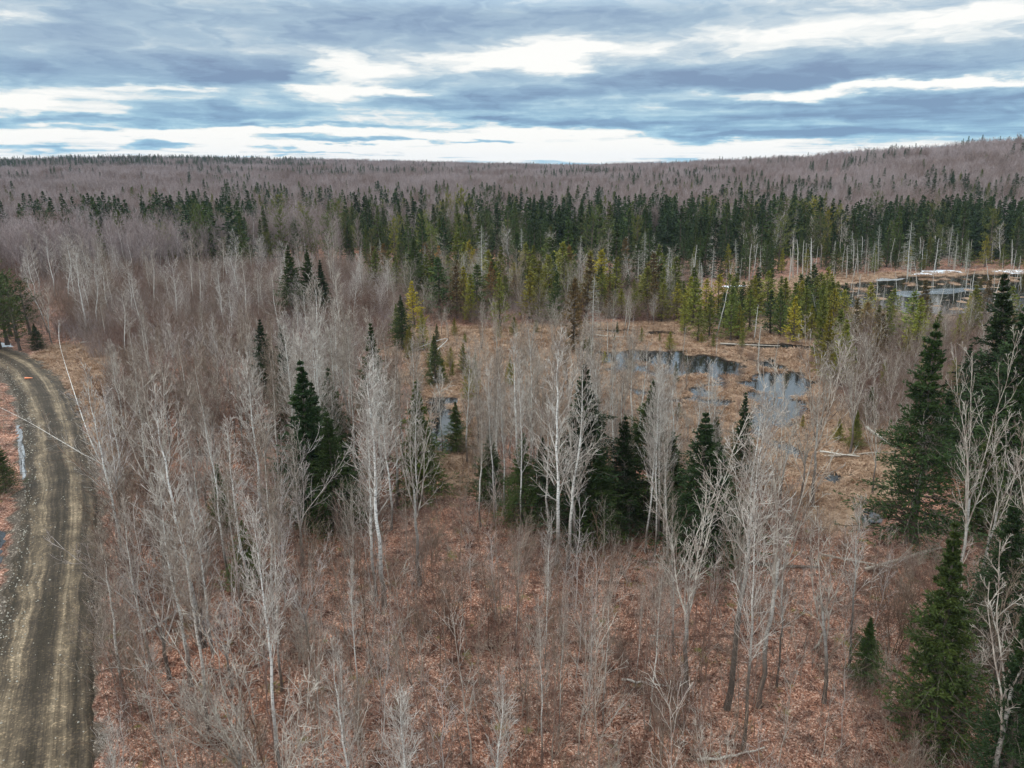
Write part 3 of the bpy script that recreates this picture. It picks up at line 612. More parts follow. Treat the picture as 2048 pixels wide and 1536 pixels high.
def patch(trees, size, n, seed, name, mats, hr=(0.75, 1.1)):
    """a square of wood: n trees of the given low shapes in one mesh, used only inside a wood too large to count"""
    rg = np.random.default_rng(seed); Vs, Qs, mi = [], [], []; off = 0
    for i in range(n):
        V, Q, nt_, h = trees[rg.integers(len(trees))]
        a = rg.random()*6.283; s = hr[0]+(hr[1]-hr[0])*rg.random()
        c_, s_ = math.cos(a), math.sin(a); Rm = np.array([[c_, s_, 0], [-s_, c_, 0], [0, 0, 1]])
        gxi = (i % int(n**.5))/int(n**.5)
        p = np.array([(rg.random()-0.5)*size, (rg.random()-0.5)*size, -0.3])
        Vs.append(V@Rm*s + p); Qs.append(Q+off); off += len(V); mi.append(np.r_[np.zeros(nt_, int), np.ones(len(Q)-nt_, int)])
    return mesh_np(name, np.concatenate(Vs), np.concatenate(Qs), mats, False, np.concatenate(mi))
RG = np.random.default_rng(5)
def fill(poly, n, mind=1.0, avoid_road=0.8, avoid_water=True, keep=None, world=False):
    """n scattered points inside a polygon of photo pixels (feet on the ground)"""
    poly = poly if world else W(poly)
    xs = [p[0] for p in poly]; ys = [p[1] for p in poly]; out = []; cell = {}
    tries = 0
    while len(out) < n and tries < 40:
        tries += 1
        x = RG.uniform(min(xs), max(xs), n*4); y = RG.uniform(min(ys), max(ys), n*4)
        ok = inpoly(x, y, poly) & (road_d(x, y) > RW/2+avoid_road)
        if avoid_water: ok &= ground_z(x, y) > WATER+0.06
        if keep is not None: ok &= keep(x, y)
        for a, b in zip(x[ok], y[ok]):
            k = (int(a//mind), int(b//mind))
            if any((q[0]-a)**2+(q[1]-b)**2 < mind*mind for i in (-1, 0, 1) for j in (-1, 0, 1) for q in cell.get((k[0]+i, k[1]+j), ())): continue
            cell.setdefault(k, []).append((a, b)); out.append((a, b))
            if len(out) >= n: break
    return out

# ------------------------------------------------------------------ things
LAND = []      # labelled landmarks: (x, y, phrase)
TREES = []     # every placed plant, labelled at the end
def place(kind, protos, x, y, h, hero=None, cat=None, color=None, lean=None, wide=1.0, parts=('trunk', 'crown'), mark=None, rz=None, pick=None, pcat='tree', adj=''):
    rr = random.Random(int(x*1000)+int(y*77))
    pr = protos[pick if pick is not None else rr.randrange(len(protos))]
    e = bpy.data.objects.new(kind, None); COL.objects.link(e); e.empty_display_size = 0.3
    tone = 0.1+0.85*rr.random() if hero is None else 0.6+0.35*rr.random()
    s = h/pr[-1]; e.location = (x, y, float(ground_z(np.array([x]), np.array([y]))[0]))
    ln_ = lean or (rr.gauss(0, .022), rr.gauss(0, .022)); zr = rz if rz is not None else rr.random()*6.283
    side = -0.5*max(0.0, proj(x, y)[0]-1150)/4700      # the wood to the east leans a little to the west
    e.rotation_euler = (Matrix.Rotation(side + ln_[1], 3, 'Y') @ Matrix.Rotation(ln_[0], 3, 'X') @ Matrix.Rotation(zr, 3, 'Z')).to_euler()
    e.scale = (s*wide, s*wide, s)
    for nm, me in zip(parts, pr[:-1]):
        q = link(nm, me, e); q.color = (*(color or (1, 1, 1)), tone)
    TREES.append(dict(o=e, kind=kind, x=x, y=y, h=h, hero=hero, cat=cat or pcat, adj=adj))
    if mark: LAND.append((x, y, mark))
    return e
def hero(kind, protos, bx, by, ty, label=None, mark=None, **k):
    if kind in ('spruce_tree', 'fir_tree'): bx += ((bx-1024)*(5700-by)/(5700-ty) - (bx-1024))*(0.5 if bx > 1150 else 1)     # bx was read at the tip
    x, y = at(bx, by); return place(kind, protos, x, y, hgt(by, ty), hero=label, mark=mark, **k)
def g(c, v=0.12):
    b = GREEN[c]; f = 1+RG.normal(0, v); return (b[0]*f*(1+RG.normal(0, .06)), b[1]*f, b[2]*f)
# ---- near and middle conifers
for (bx, by, ty, pk, wd, cl_, lab, mk) in [
    (1862, 1090, 652, 2, 1.0, 'dark', 'large dark green spruce with a broad skirt standing where the bog meets the slope', 'the large broad spruce'),
    (2005, 930, 548, 0, 1.15, 'dark', 'tallest dark spruce with a thin pointed top beyond the broad spruce', 'the tallest spruce'),
    (2055, 980, 610, 2, 1.4, 'dark', 'dark shaggy spruce crowding the frame edge beside the tallest spruce', None),
    (1940, 860, 690, 1, 1.3, 'dark', 'shaggy dark spruce in the gap between the broad spruce and the tallest one', None),
    (1985, 1075, 845, 1, 1.2, 'mid', 'medium green spruce standing in front of the tallest spruce', 'the medium spruce'),
    (2110, 1150, 900, 2, 1.1, 'dark', 'dark spruce cut by the frame edge, in front of the medium spruce', None),
    (1912, 1500, 1040, 1, 1.05, 'dark', 'near dark spruce with a light green tip beside the open leafy slope', 'the near slope spruce'),
    (2090, 1560, 1260, 2, 0.8, 'dark', 'dark low spruce just behind bare twigs at the bottom corner', None),
    (1742, 1365, 1235, 0, 1.3, 'mid', 'little lone spruce seedling on the red leafy slope', 'the little slope spruce'),
    (1165, 1075, 732, 0, 1.3, 'dark', 'tall narrow dark spruce rising out of the bare birches at the centre', 'the tall central spruce'),
    (1245, 1060, 840, 2, 1.2, 'dark', 'broad dark spruce crowding the foot of the tall central spruce', None),
    (910, 902, 798, 0, 1.35, 'mid', 'small neat green spruce beside the narrow pool', 'the small poolside spruce'),
    (742, 850, 648, 1, 1.15, 'dark', 'slim dark spruce standing alone in front of the straw-coloured clearing', 'the slim lone spruce'),
    (832, 1000, 760, 1, 1.35, 'mid', 'dim green spruce half hidden by bare trunks beside the narrow pool', 'the half-hidden spruce'),
    (1410, 1140, 835, 2, 1.35, 'dark', 'dark spruce screened by bare maple branches below the bog', 'the screened spruce'),
    (1305, 1050, 768, 0, 1.45, 'dark', 'dark narrow spruce behind a clump of thin white trunks', 'the narrow dark spruce'),
    (1430, 1010, 840, 1, 1.4, 'mid', 'ragged green spruce at the bog edge behind the tallest bare tree', None),
    (1490, 960, 790, 1, 1.1, 'dark', 'thin dark spruce standing at the near rim of the bog', None),
    (980, 1010, 860, 1, 1.6, 'mid', 'bushy green spruce behind white birch trunks left of the tall central spruce', 'the bushy birch-side spruce'),
    (1045, 1050, 870, 2, 1.2, 'mid', 'wide green spruce between the bushy birch-side spruce and the tall central spruce', None),
    (1085, 1030, 880, 0, 1.3, 'dark', 'dark spruce tucked in close beside the tall central spruce', None),
    (622, 1020, 765, 0, 1.2, 'dark', 'dark spruce in shade among the bare trees behind the thicket', 'the shaded thicket spruce'),
    (685, 1045, 880, 2, 1.1, 'dark', 'low wide dark spruce right behind the tall white birch', None),
    (655, 960, 740, 1, 1.4, 'mid', 'ragged spruce half covered by pale twigs beyond the shaded thicket spruce', None),
    (520, 800, 640, 2, 1.1, 'dark', 'broad dark spruce sunk in the grey brush left of the clearing', 'the brush-sunk spruce'),
    (560, 780, 650, 0, 1.3, 'dark', 'dark spruce close beside the broad one in the grey brush', None),
    (480, 1170, 1040, 1, 1.7, 'mid', 'straggly green spruce amid the thin trunks near the road thicket', None),
    (432, 1060, 925, 1, 1.3, 'mid', 'spindly green spruce in the road thicket', None),
    (868, 770, 668, 2, 1.0, 'mid', 'round olive spruce in the middle of the clearing', 'the round clearing spruce'),
    (1320, 900, 830, 1, 1.2, 'mid', 'tiny spruce at the edge of the bog behind bare trees', None),
    (575, 650, 492, 0, 1.2, 'dark', 'tall dark spruce poking above the grey brush beyond the road bend', 'the tall brush spruce'),
    (612, 645, 500, 2, 1.0, 'dark', 'tall dark spruce beside the one poking above the grey brush', None),
    (640, 652, 520, 1, 1.2, 'dark', 'thin dark spruce, last of the three above the grey brush', None),
    (828, 610, 470, 2, 1.0, 'mid', 'tall solitary spruce with a sharp tip behind the clearing', 'the sharp-tipped spruce'),
    (66, 697, 645, 0, 1.7, 'dark', 'little dark spruce beside the bend of the dirt road', 'the roadside spruce'),
    (-10, 985, 880, 2, 1.2, 'mid', 'dark evergreen at the frame edge on the ditch side of the road', None),
    (-60, 900, 830, 2, 1.2, 'mid', 'low evergreen at the frame edge above the ditch', None),
    (2040, 1020, 760, 0, 1.3, 'dark', 'dark spruce filling the frame edge just below the tallest spruce', None),
    (1900, 940, 780, 2, 1.1, 'dark', 'dark spruce half hidden directly behind the large broad spruce', None),
    (2030, 1330, 1000, 2, 1.1, 'dark', 'deep green spruce at the frame edge uphill of the near slope spruce', None),
    (2060, 1640, 1180, 0, 0.8, 'dark', 'dark spruce behind the near slope spruce, cut by the bottom edge', None),
    (600, 1040, 720, 1, 1.4, 'dark', 'tall dark spruce at the thicket edge just left of the shaded one', None),
    (655, 1060, 820, 2, 1.2, 'dark', 'bushy dark spruce in front of the shaded thicket spruce', None),
    (1200, 1090, 900, 0, 1.5, 'mid', 'low bushy green spruce at the foot of the tall central spruce', None),
    (1345, 1060, 870, 1, 1.5, 'dark', 'bushy dark spruce just right of the clump of thin white trunks', None),
    (1440, 1120, 900, 0, 1.3, 'dark', 'dark spruce close behind the tallest slope tree', None),
    (845, 940, 830, 2, 1.2, 'mid', 'low green spruce on the near bank of the narrow pool', None),
    (800, 700, 590, 0, 1.2, 'mid', 'green spruce at the back left corner of the clearing', None),
    (560, 880, 700, 2, 1.1, 'dark', 'dark spruce deep in the grey brush left of the shaded spruces', None),
    (1715, 895, 820, 2, 1.0, 'olive', 'small olive spruce by the fallen grey logs', 'the log-side spruce'),
    (1680, 880, 835, 0, 1.4, 'olive', 'stubby olive spruce left of the one by the fallen logs', None)]:
    hero('spruce_tree', P_spr, bx, by, ty, lab, mk, color=g(cl_, 0.05), wide=wd, pick=pk, lean=(0, 0))
for (bx, by, ty, pk, wd, cl_, lab, mk) in [
    (935, 800, 720, 2, 1.1, 'yellow', 'yellow-green fir at the head of the narrow pool', 'the yellow-green pool fir'),
    (1660, 760, 620, 1, 1.2, 'yellow', 'tall yellow-green fir at the end of the young fir row', 'the tall yellow-green fir'),
    (1690, 770, 640, 0, 1.2, 'yellow', 'yellow-green fir beside the tall one at the end of the row', None),
    (1648, 720, 590, 1, 1.1, 'olive', 'dark olive fir with a thin top behind the tall yellow-green fir', None),
    (1955, 690, 570, 1, 1.3, 'olive', 'olive fir with a pointed top in front of the far pond', 'the far-pond fir'),
    (1110, 650, 540, 2, 1.0, 'mid', 'full green fir behind the first pond', None),
    (845, 700, 620, 2, 1.0, 'yellow', 'yellow bush-like fir at the back of the clearing', 'the yellow clearing fir'),
    (1270, 640, 560, 2, 1.1, 'olive', 'broad olive fir standing on the bank behind the first pond', 'the bank fir'),
    (1150, 700, 560, 0, 1.2, 'brown', 'rusty brown fir behind the first pond', None),
    (790, 690, 610, 2, 1.0, 'olive', 'bushy olive fir behind the slim lone spruce', None)]:
    hero('fir_tree', P_fir, bx, by, ty, lab, mk, color=g(cl_, 0.05), wide=wd, pick=pk)
# ---- named bare trees
for (kd, bx, by, ty, pk, wd, lab, mk) in [
    ('b', 402, 1292, 800, 0, 1.15, 'tall white birch with a speckled trunk rising from the thicket beside the dirt road', 'the tall roadside birch'),
    ('b', 425, 1300, 960, 1, 1.0, 'thinner white birch sharing its foot with the tall roadside birch', None),
    ('b', 500, 1190, 850, 1, 1.1, 'slim birch leaning between the roadside birch and the large white birch', 'the slim leaning birch'),
    ('b', 768, 1212, 738, 2, 1.2, 'large white birch with a dense silver crown standing over the red leaf litter', 'the large white birch'),
    ('b', 752, 1190, 800, 0, 1.0, 'second white trunk right behind the large white birch', None),
    ('m', 840, 1170, 820, 2, 1.0, 'grey maple between the large white birch and the leafy path', None),
    ('b', 1112, 1135, 690, 0, 1.15, 'white birch with several close stems in front of the tall central spruce', 'the many-stemmed birch'),
    ('b', 1135, 1140, 730, 3, 1.1, 'pale birch standing tight against the many-stemmed birch', None),
    ('m', 1150, 1110, 800, 1, 1.0, 'pale spreading maple before the broad spruce at the centre', None),
    ('m', 1372, 1385, 950, 1, 1.1, 'vase-shaped pale maple with a fan of rising limbs on the leafy slope', 'the vase-shaped maple'),
    ('d', 1452, 1420, 800, 2, 1.15, 'tallest bare tree on the leafy slope, dark below and white above', 'the tallest slope tree'),
    ('d', 1486, 1500, 1010, 1, 0.9, 'slender straight trunk with hardly any low branches on the near slope', None),
    ('m', 1517, 1415, 880, 2, 0.9, 'dark-trunked tree with a lichen-green upper stem on the slope', 'the lichen-green tree'),
    ('d', 1553, 1375, 1050, 1, 0.8, 'thin dark trunk between the lichen-green tree and the grey-crowned tree', None),
    ('m', 1648, 1405, 1000, 0, 0.95, 'dark forked trunk under a grey crown on the open slope', 'the grey-crowned tree'),
    ('d', 1697, 1340, 1000, 0, 0.9, 'grey straight tree next to the little slope spruce', None),
    ('m', 1810, 1092, 800, 0, 0.85, 'white crooked maple in front of the large broad spruce', 'the crooked white maple'),
    ('m', 1912, 1240, 805, 2, 0.8, 'pale bare tree with sparse open limbs in front of the medium spruce', None),
    ('m', 1945, 1230, 790, 0, 0.7, 'twin of the sparse pale tree in front of the medium spruce', None),
    ('m', 500, 1640, 1190, 3, 1.15, 'near spreading white-twigged maple at the bottom of the thicket', 'the bottom maple'),
    ('m', 560, 1760, 1330, 1, 1.1, 'spreading maple crown cut by the bottom edge beside the near white-twigged one', None),
    ('m', 1400, 1720, 1400, 0, 1.0, 'thin crown cut by the bottom edge below the vase-shaped maple', None),
    ('m', 1985, 1660, 1090, 0, 1.0, 'bare tree with long bright limbs across the near slope spruce', 'the bright-limbed tree'),
    ('m', 2075, 1500, 1050, 2, 1.0, 'bare tree with leaning bright limbs cut by the frame edge', None),
    ('m', 1475, 1290, 860, 3, 0.9, 'pale many-limbed maple behind the tallest slope tree', None),
    ('b', 1290, 1110, 770, 1, 0.8, 'first thin white trunk before the narrow dark spruce', None),
    ('b', 1308, 1120, 760, 2, 0.75, 'middle thin white trunk before the narrow dark spruce', None),
    ('b', 1327, 1112, 790, 3, 0.75, 'last thin white trunk before the narrow dark spruce', None),
    ('b', 988, 1045, 740, 2, 0.75, 'bright white birch trunk in front of the bushy birch-side spruce', None),
    ('b', 1010, 1040, 760, 4, 0.7, 'thin bright birch next to the bushy birch-side spruce', None),
    ('b', 1042, 1065, 750, 1, 0.75, 'white birch with a slight bend between the two green spruces', None),
    ('b', 655, 930, 560, 3, 1.0, 'tall pale birch at the edge of the shaded spruces behind the thicket', 'the tall pale birch'),
    ('b', 600, 960, 640, 1, 0.9, 'pale birch left of the shaded thicket spruce', None),
    ('m', 700, 900, 620, 2, 0.9, 'forked pale tree between the tall pale birch and the slim lone spruce', None),
    ('m', 330, 1130, 760, 3, 1.0, 'many-limbed grey maple in the thicket along the road', None),
    ('b', 885, 890, 730, 1, 1.0, 'white birch at the foot of the narrow pool', None),
    ('m', 1560, 1020, 800, 0, 1.0, 'grey maple leaning over the bog creek', 'the creek maple'),
    ('m', 1600, 1010, 760, 1, 0.9, 'tall grey maple where the creek leaves the second pond', None),
    ('m', 1625, 1015, 720, 2, 1.0, 'grey-green maple on the far side of the bog creek', None),
    ('m', 1700, 905, 670, 3, 1.0, 'pale maple standing over the fallen grey logs', None),
    ('b', 175, 675, 500, 1, 1.2, 'white birch at the edge of the straw verge by the road bend', 'the verge birch'),
    ('m', 105, 690, 560, 0, 1.2, 'grey forked maple behind the road bend', None),
    ('b', 445, 640, 520, 1, 1.1, 'thin white birch in the purple brush beyond the thicket', 'the purple-brush birch'),
    ('m', 1745, 985, 770, 1, 0.8, 'thin grey tree before the broad spruce at the bog edge', None)]:
    hero('maple_tree' if kd == 'm' else 'birch_tree', {'b': P_birch, 'd': P_dfoot, 'm': P_maple}[kd], bx, by, ty, lab, mk, wide=wd*(1.0 if kd == 'b' else 1.0), pick=pk)
# ---- unnamed bare trees, zone by zone
def zone(kind, protos, poly, n, h0, h1, mind=1.6, colors=None, wide=(0.85, 1.2), adj='', **k):
    for x, y in fill(poly, n, mind, **k):
        place(kind, protos, x, y, RG.uniform(h0, h1)*(0.72+0.56*float(vnoise(x, y, 9, 77))) if y > 175 else RG.uniform(h0, h1), color=g(colors[RG.integers(len(colors))]) if colors else None, wide=RG.uniform(*wide), adj=adj)
zone('birch_tree', P_birch, [(235, 1640), (235, 1000), (330, 1000), (600, 1080), (700, 1250), (700, 1640)], 14, 10, 15, 3.0)
zone('birch_tree', P_birch, [(225, 980), (215, 800), (330, 700), (700, 740), (600, 960), (330, 1000)], 22, 8, 12, 2.5, wide=(0.8, 1.1))
zone('birch_tree', P_birch, [(560, 1000), (560, 860), (860, 900), (860, 1060), (700, 1080)], 27, 11, 15, 2.0)
zone('birch_tree', P_birch, [(930, 900), (1250, 880), (1380, 960), (1500, 1050), (1500, 1160), (1200, 1160), (960, 1080)], 30, 10, 14, 1.8)
zone('birch_tree', P_birch, [(650, 1300), (1350, 1300), (1450, 1650), (600, 1650)], 12, 6.5, 10, 2.0, wide=(0.55, 0.75))
zone('birch_tree', P_birch, [(-100, 1900), (700, 1900), (1500, 1900), (1900, 1700), (1400, 1640), (300, 1640)], 5, 7, 10, 2.5)
zone('maple_tree', P_thick, [(240, 1500), (215, 1000), (330, 980), (600, 1080), (650, 1300), (600, 1500)], 12, 8, 12, 2.6)
zone('maple_tree', P_thick, [(225, 960), (215, 790), (330, 700), (760, 750), (830, 900), (600, 1000), (330, 1000)], 78, 7, 11, 1.8)
zone('maple_tree', P_maple, [(300, 1000), (300, 850), (560, 760), (760, 750), (830, 900), (600, 1000)], 16, 8, 12, 2.0)
zone('maple_tree', P_maple, [(940, 930), (950, 800), (1250, 800), (1280, 960), (1500, 1060), (1400, 1120)], 22, 8, 12, 2.0)
zone('maple_tree', P_maple, [(930, 850), (945, 700), (1230, 690), (1250, 830)], 26, 5.5, 9, 2.2)
zone('maple_tree', P_maple_m, [(1090, 695), (1140, 650), (1330, 650), (1200, 695)], 8, 5, 8, 2.5)
zone('maple_tree', P_maple, [(800, 770), (800, 680), (900, 670), (900, 760)], 5, 4, 6.5, 2.5)
zone('maple_tree', P_maple, [(1640, 900), (1640, 760), (2250, 760), (2250, 1000), (1900, 950)], 32, 7, 11, 2.0)
zone('maple_tree', P_maple, [(1880, 1600), (1900, 1100), (2300, 1100), (2400, 1600)], 12, 9, 13, 2.4)
zone('birch_tree', P_birch_m, [(200, 720), (120, 660), (240, 560), (700, 555), (780, 660), (600, 720)], 48, 8, 14, 2.6)
zone('maple_tree', P_thick_m, [(200, 720), (120, 660), (240, 560), (700, 555), (780, 660), (600, 720)], 40, 6, 9.5, 2.4)
zone('birch_tree', P_birch_m, [(-260, 690), (130, 672), (250, 560), (250, 520), (-260, 520)], 42, 11, 15, 3.0)
zone('maple_tree', P_maple_m, [(760, 660), (1150, 655), (1350, 645), (1380, 560), (720, 560)], 58, 6, 10, 2.4)
zone('birch_tree', P_birch_m, [(740, 640), (1350, 630), (1380, 545), (700, 545)], 22, 8, 12, 3.0)
zone('birch_tree', P_birch_m, [(1000, 575), (1400, 560), (1660, 545), (2250, 525), (2250, 505), (1000, 530)], 34, 7, 13, 3.0, avoid_water=False)
zone('maple_tree', P_maple_m, [(1640, 755), (1690, 665), (2250, 660), (2250, 750)], 24, 5, 8, 2.2)
# ---- young firs of the bog and the yellow-green belts
zone('fir_tree', P_fir_m, [(1345, 682), (1660, 690), (1700, 640), (1650, 612), (1345, 622)], 62, 5.5, 9.0, 1.5, colors=['olive', 'yellow', 'olive', 'mid'], wide=(1.3, 1.9))
zone('fir_tree', P_fir_m, [(1650, 740), (2250, 760), (2250, 650), (1700, 650)], 52, 4.5, 9.0, 1.8, colors=['olive', 'yellow', 'olive', 'brown'], wide=(1.3, 1.9))
zone('fir_tree', P_fir_m, [(770, 660), (1340, 645), (1380, 560), (740, 560)], 112, 5.5, 12, 1.8, colors=['olive', 'yellow', 'mid', 'olive', 'brown', 'olive'], wide=(1.3, 2.0))
zone('fir_tree', P_fir, [(1620, 860), (1640, 740), (2100, 740), (2100, 900)], 14, 3, 6.0, 2.5, colors=['olive', 'yellow', 'mid'], wide=(1, 1.4))
zone('fir_tree', P_fir, [(1180, 760), (1200, 660), (1640, 700), (1640, 900), (1400, 860)], 14, 1.2, 3.2, 3, colors=['olive', 'yellow', 'mid'], wide=(1.1, 1.6))
zone('fir_tree', P_fir, [(780, 770), (830, 665), (1200, 660), (1180, 730), (960, 790)], 14, 1.8, 4.5, 2.5, colors=['olive', 'yellow', 'mid'], wide=(1.1, 1.6))
zone('maple_tree', P_maple, [(780, 780), (830, 665), (1200, 660), (1190, 720), (960, 800)], 16, 3.8, 6.5, 2.5)
zone('maple_tree', P_maple, [(1240, 850), (1260, 760), (1420, 780), (1500, 870), (1450, 920)], 9, 4, 7, 2.5)
zone('fir_tree', P_fir, [(800, 760), (830, 680), (1000, 700), (960, 800)], 5, 3, 5.0, 2.5, colors=['olive', 'yellow'], wide=(1, 1.4))
# ---- dark belt of spruces and pines behind the bog
zone('spruce_tree', P_spr_m, [(1130, 585), (1400, 568), (1660, 545), (2350, 520), (2350, 478), (1130, 500)], 150, 8, 17.5, 2.4, colors=['dark', 'dark', 'mid', 'mid'], wide=(1.0, 1.6), avoid_water=False)
zone('spruce_tree', P_spr_m, [(690, 560), (1130, 590), (1130, 490), (690, 490)], 70, 11, 17, 2.4, colors=['dark', 'mid'], wide=(0.9, 1.3))
zone('fir_tree', P_fir_m, [(1380, 572), (1660, 552), (2350, 528), (2350, 512), (1660, 535), (1380, 548)], 55, 5, 10, 2.0, colors=['olive', 'mid', 'mid', 'yellow'], avoid_water=False, wide=(1, 1.5))
zone('pine_tree', P_pine_m, [(1130, 560), (2350, 525), (2350, 480), (1130, 490)], 60, 11, 16, 4, colors=['pine', 'olive', 'pine'], avoid_water=False)
zone('pine_tree', P_pine_m, [(330, 545), (700, 545), (1130, 560), (1130, 480), (330, 490)], 115, 9, 17, 3.0, colors=['pine', 'olive', 'mid'])
zone('spruce_tree', P_spr_m, [(110, 560), (330, 552), (560, 545), (560, 500), (110, 505)], 34, 9, 17, 2.5, colors=['dark', 'mid'])
for px, py, hh in ((-40, 700, 13), (15, 690, 12), (35, 680, 11), (-110, 700, 14), (-10, 672, 13), (60, 668, 9), (-60, 690, 12), (-25, 715, 10), (40, 700, 8), (0, 700, 11), (22, 672, 12)):
    x, y = at(px, py); place('pine_tree', P_pine_m, x, y, hh, color=g('mid'), wide=1.4)
LAND.append((*at(15, 690), 'the pines at the road bend'))
# ---- dead trees
snow_snags = fill([(1380, 600), (1500, 575), (1700, 562), (1760, 548), (2300, 540), (2300, 522), (1640, 535), (1380, 560)], 85, 2.0, avoid_water=False)
for x, y in snow_snags: place('dead_tree', P_snag, x, y, RG.uniform(4.5, 10), pcat='dead tree', parts=('trunk', 'branches'), lean=(RG.normal(0, .06), RG.normal(0, .06)), wide=RG.uniform(0.8, 1.2))
for x, y in fill([(1640, 620), (1640, 575), (2200, 550), (2200, 640), (1800, 640)], 60, 3.0, avoid_water=False): place('dead_tree', P_snag, x, y, RG.uniform(2.0, 8), pcat='dead tree', parts=('trunk', 'branches'), lean=(RG.normal(0, .12), RG.normal(0, .12)))
for x, y in fill([(1180, 760), (1200, 655), (1640, 680), (1640, 780), (1400, 830)], 16, 3.5, avoid_water=False): place('dead_tree', P_snag, x, y, RG.uniform(1.8, 7), pcat='dead tree', parts=('trunk', 'branches'), lean=(RG.normal(0, .08), RG.normal(0, .08)))
for x, y in fill([(750, 640), (1400, 640), (1450, 540), (700, 545)], 26, 3.0): place('dead_spruce', P_ghost, x, y, RG.uniform(7, 12.5), pcat='dead tree', parts=('trunk', 'branches'), wide=RG.uniform(0.8, 1.1))
for x, y in fill([(1450, 560), (2250, 535), (2250, 515), (1450, 540)], 18, 3.0, avoid_water=False): place('dead_spruce', P_ghost, x, y, RG.uniform(8, 13), pcat='dead tree', parts=('trunk', 'branches'), wide=RG.uniform(0.8, 1.1))
for (kd, bx, by, ty, lean, lab, mk) in [
    ('s', 1432, 672, 575, (0.0, 0.18), 'bleached dead trunk leaning over the bank behind the first pond', 'the leaning bleached trunk'),
    ('s', 1642, 655, 580, (0.0, -0.28), 'grey dead trunk leaning the other way at the end of the young fir row', None),
    ('s', 1716, 425+170, 545, (0, 0), 'broken dead pole at the tip of the far pond', None),
    ('s', 1266, 668, 628, (0, 0), 'short bleached stub with one side branch on the bank of the first pond', None),
    ('s', 1150, 690, 600, (0, 0), 'bleached dead tree with level branches behind the first pond', 'the level-branched dead tree'),
    ('s', 1350, 742, 712, (0, 0), 'thin dead stick standing in the first pond', None),
    ('g', 1185, 700, 545, (0, 0), 'lichen-grey dead spruce behind the first pond', None),
    ('g', 965, 600, 450, (0, 0), 'tall dead spruce with drooping pale branches before the dark belt', 'the tall ghost spruce'),
    ('g', 1815, 555, 436, (0, 0), 'tallest dead spruce standing at the snowy shore of the far pond', 'the tallest dead spruce'),
    ('s', 1250, 650, 590, (0, .05), 'slender bleached tree by the bank fir', None)]:
    hero('dead_tree' if kd == 's' else 'dead_spruce', P_snag if kd == 's' else P_ghost, bx, by, ty, lab, mk, lean=lean, rz=0.0, pcat='dead tree', parts=('trunk', 'branches'))
# ---- bent birches hanging over the road
def bent(name, pts, r0, label, cat, mt, mc, nk=26, grp=None, sub=('trunk', 'branches'), up=0.2, ln=0.12):
    rg = np.random.default_rng(len(label)*7)
    W3 = [(*at(px, py, z), z) for px, py, z in pts]
    base = np.array(W3[0]); base[2] = float(ground_z(base[:1], base[1:2])[0])
    P = catmull([tuple(np.array(p)-base) for p in W3], 5)[None]; P[0, 0, 2] = -0.1
    n = P.shape[1]; R = (r0*(1-0.85*np.linspace(0, 1, n)))[None]
    e = bpy.data.objects.new(name, None); COL.objects.link(e); e.location = base
    link(sub[0], Acc().add(*tubes(P, R, 7)).mesh(name+'_'+sub[0], mt), e)
    if nk:
        A, RA = kids(rg, P, R, nk, 0.35, 1.0, 0.7, ln, 5, up=up, rr=0.45, wob=0.1, rmin=0.01)
        B, RB = kids(rg, A, RA, 5, 0.2, 1.0, 0.6, 0.45, 3, up=up, rr=0.7, wob=0.12, rmin=0.008)
        link(sub[1], Acc().add(*tubes(A, RA, 3)).add(*tubes(B, RB, 3)).mesh(name+'_'+sub[1], mc), e)
    tag(e, label, cat, grp); LAND.append((base[0], base[1], 'the birches bent over the road')); return e
bent('birch_tree', [(265, 1015, 0), (215, 945, 2.6), (185, 890, 5), (150, 790, 8.2), (120, 690, 10.5), (118, 640, 11.3)], 0.06, 'white birch bent up across the straw verge at the roadside', 'tree', M_birch, M_birch_tw)
bent('birch_tree', [(262, 1022, 0), (215, 940, 3.2), (160, 905, 5), (110, 875, 6.2), (50, 840, 7.2), (-30, 800, 8)], 0.06, 'white birch bowed low over the dirt road', 'tree', M_birch, M_birch_tw)
bent('birch_tree', [(270, 1035, 0), (190, 960, 2.2), (150, 925, 3.4), (110, 885, 4.5), (85, 820, 5.6)], 0.055, 'thin brown sapling bent over the road beneath the bowed birch', 'tree', M_brush, M_brush)
bent('fallen_birch', [(880, 790, 0), (860, 720, 0.8), (895, 678, 2.3), (850, 690, 2.2), (815, 705, 0.6)], 0.09, 'bleached arched dead stem over the clearing', 'fallen tree', M_dead, M_dtw, 12)
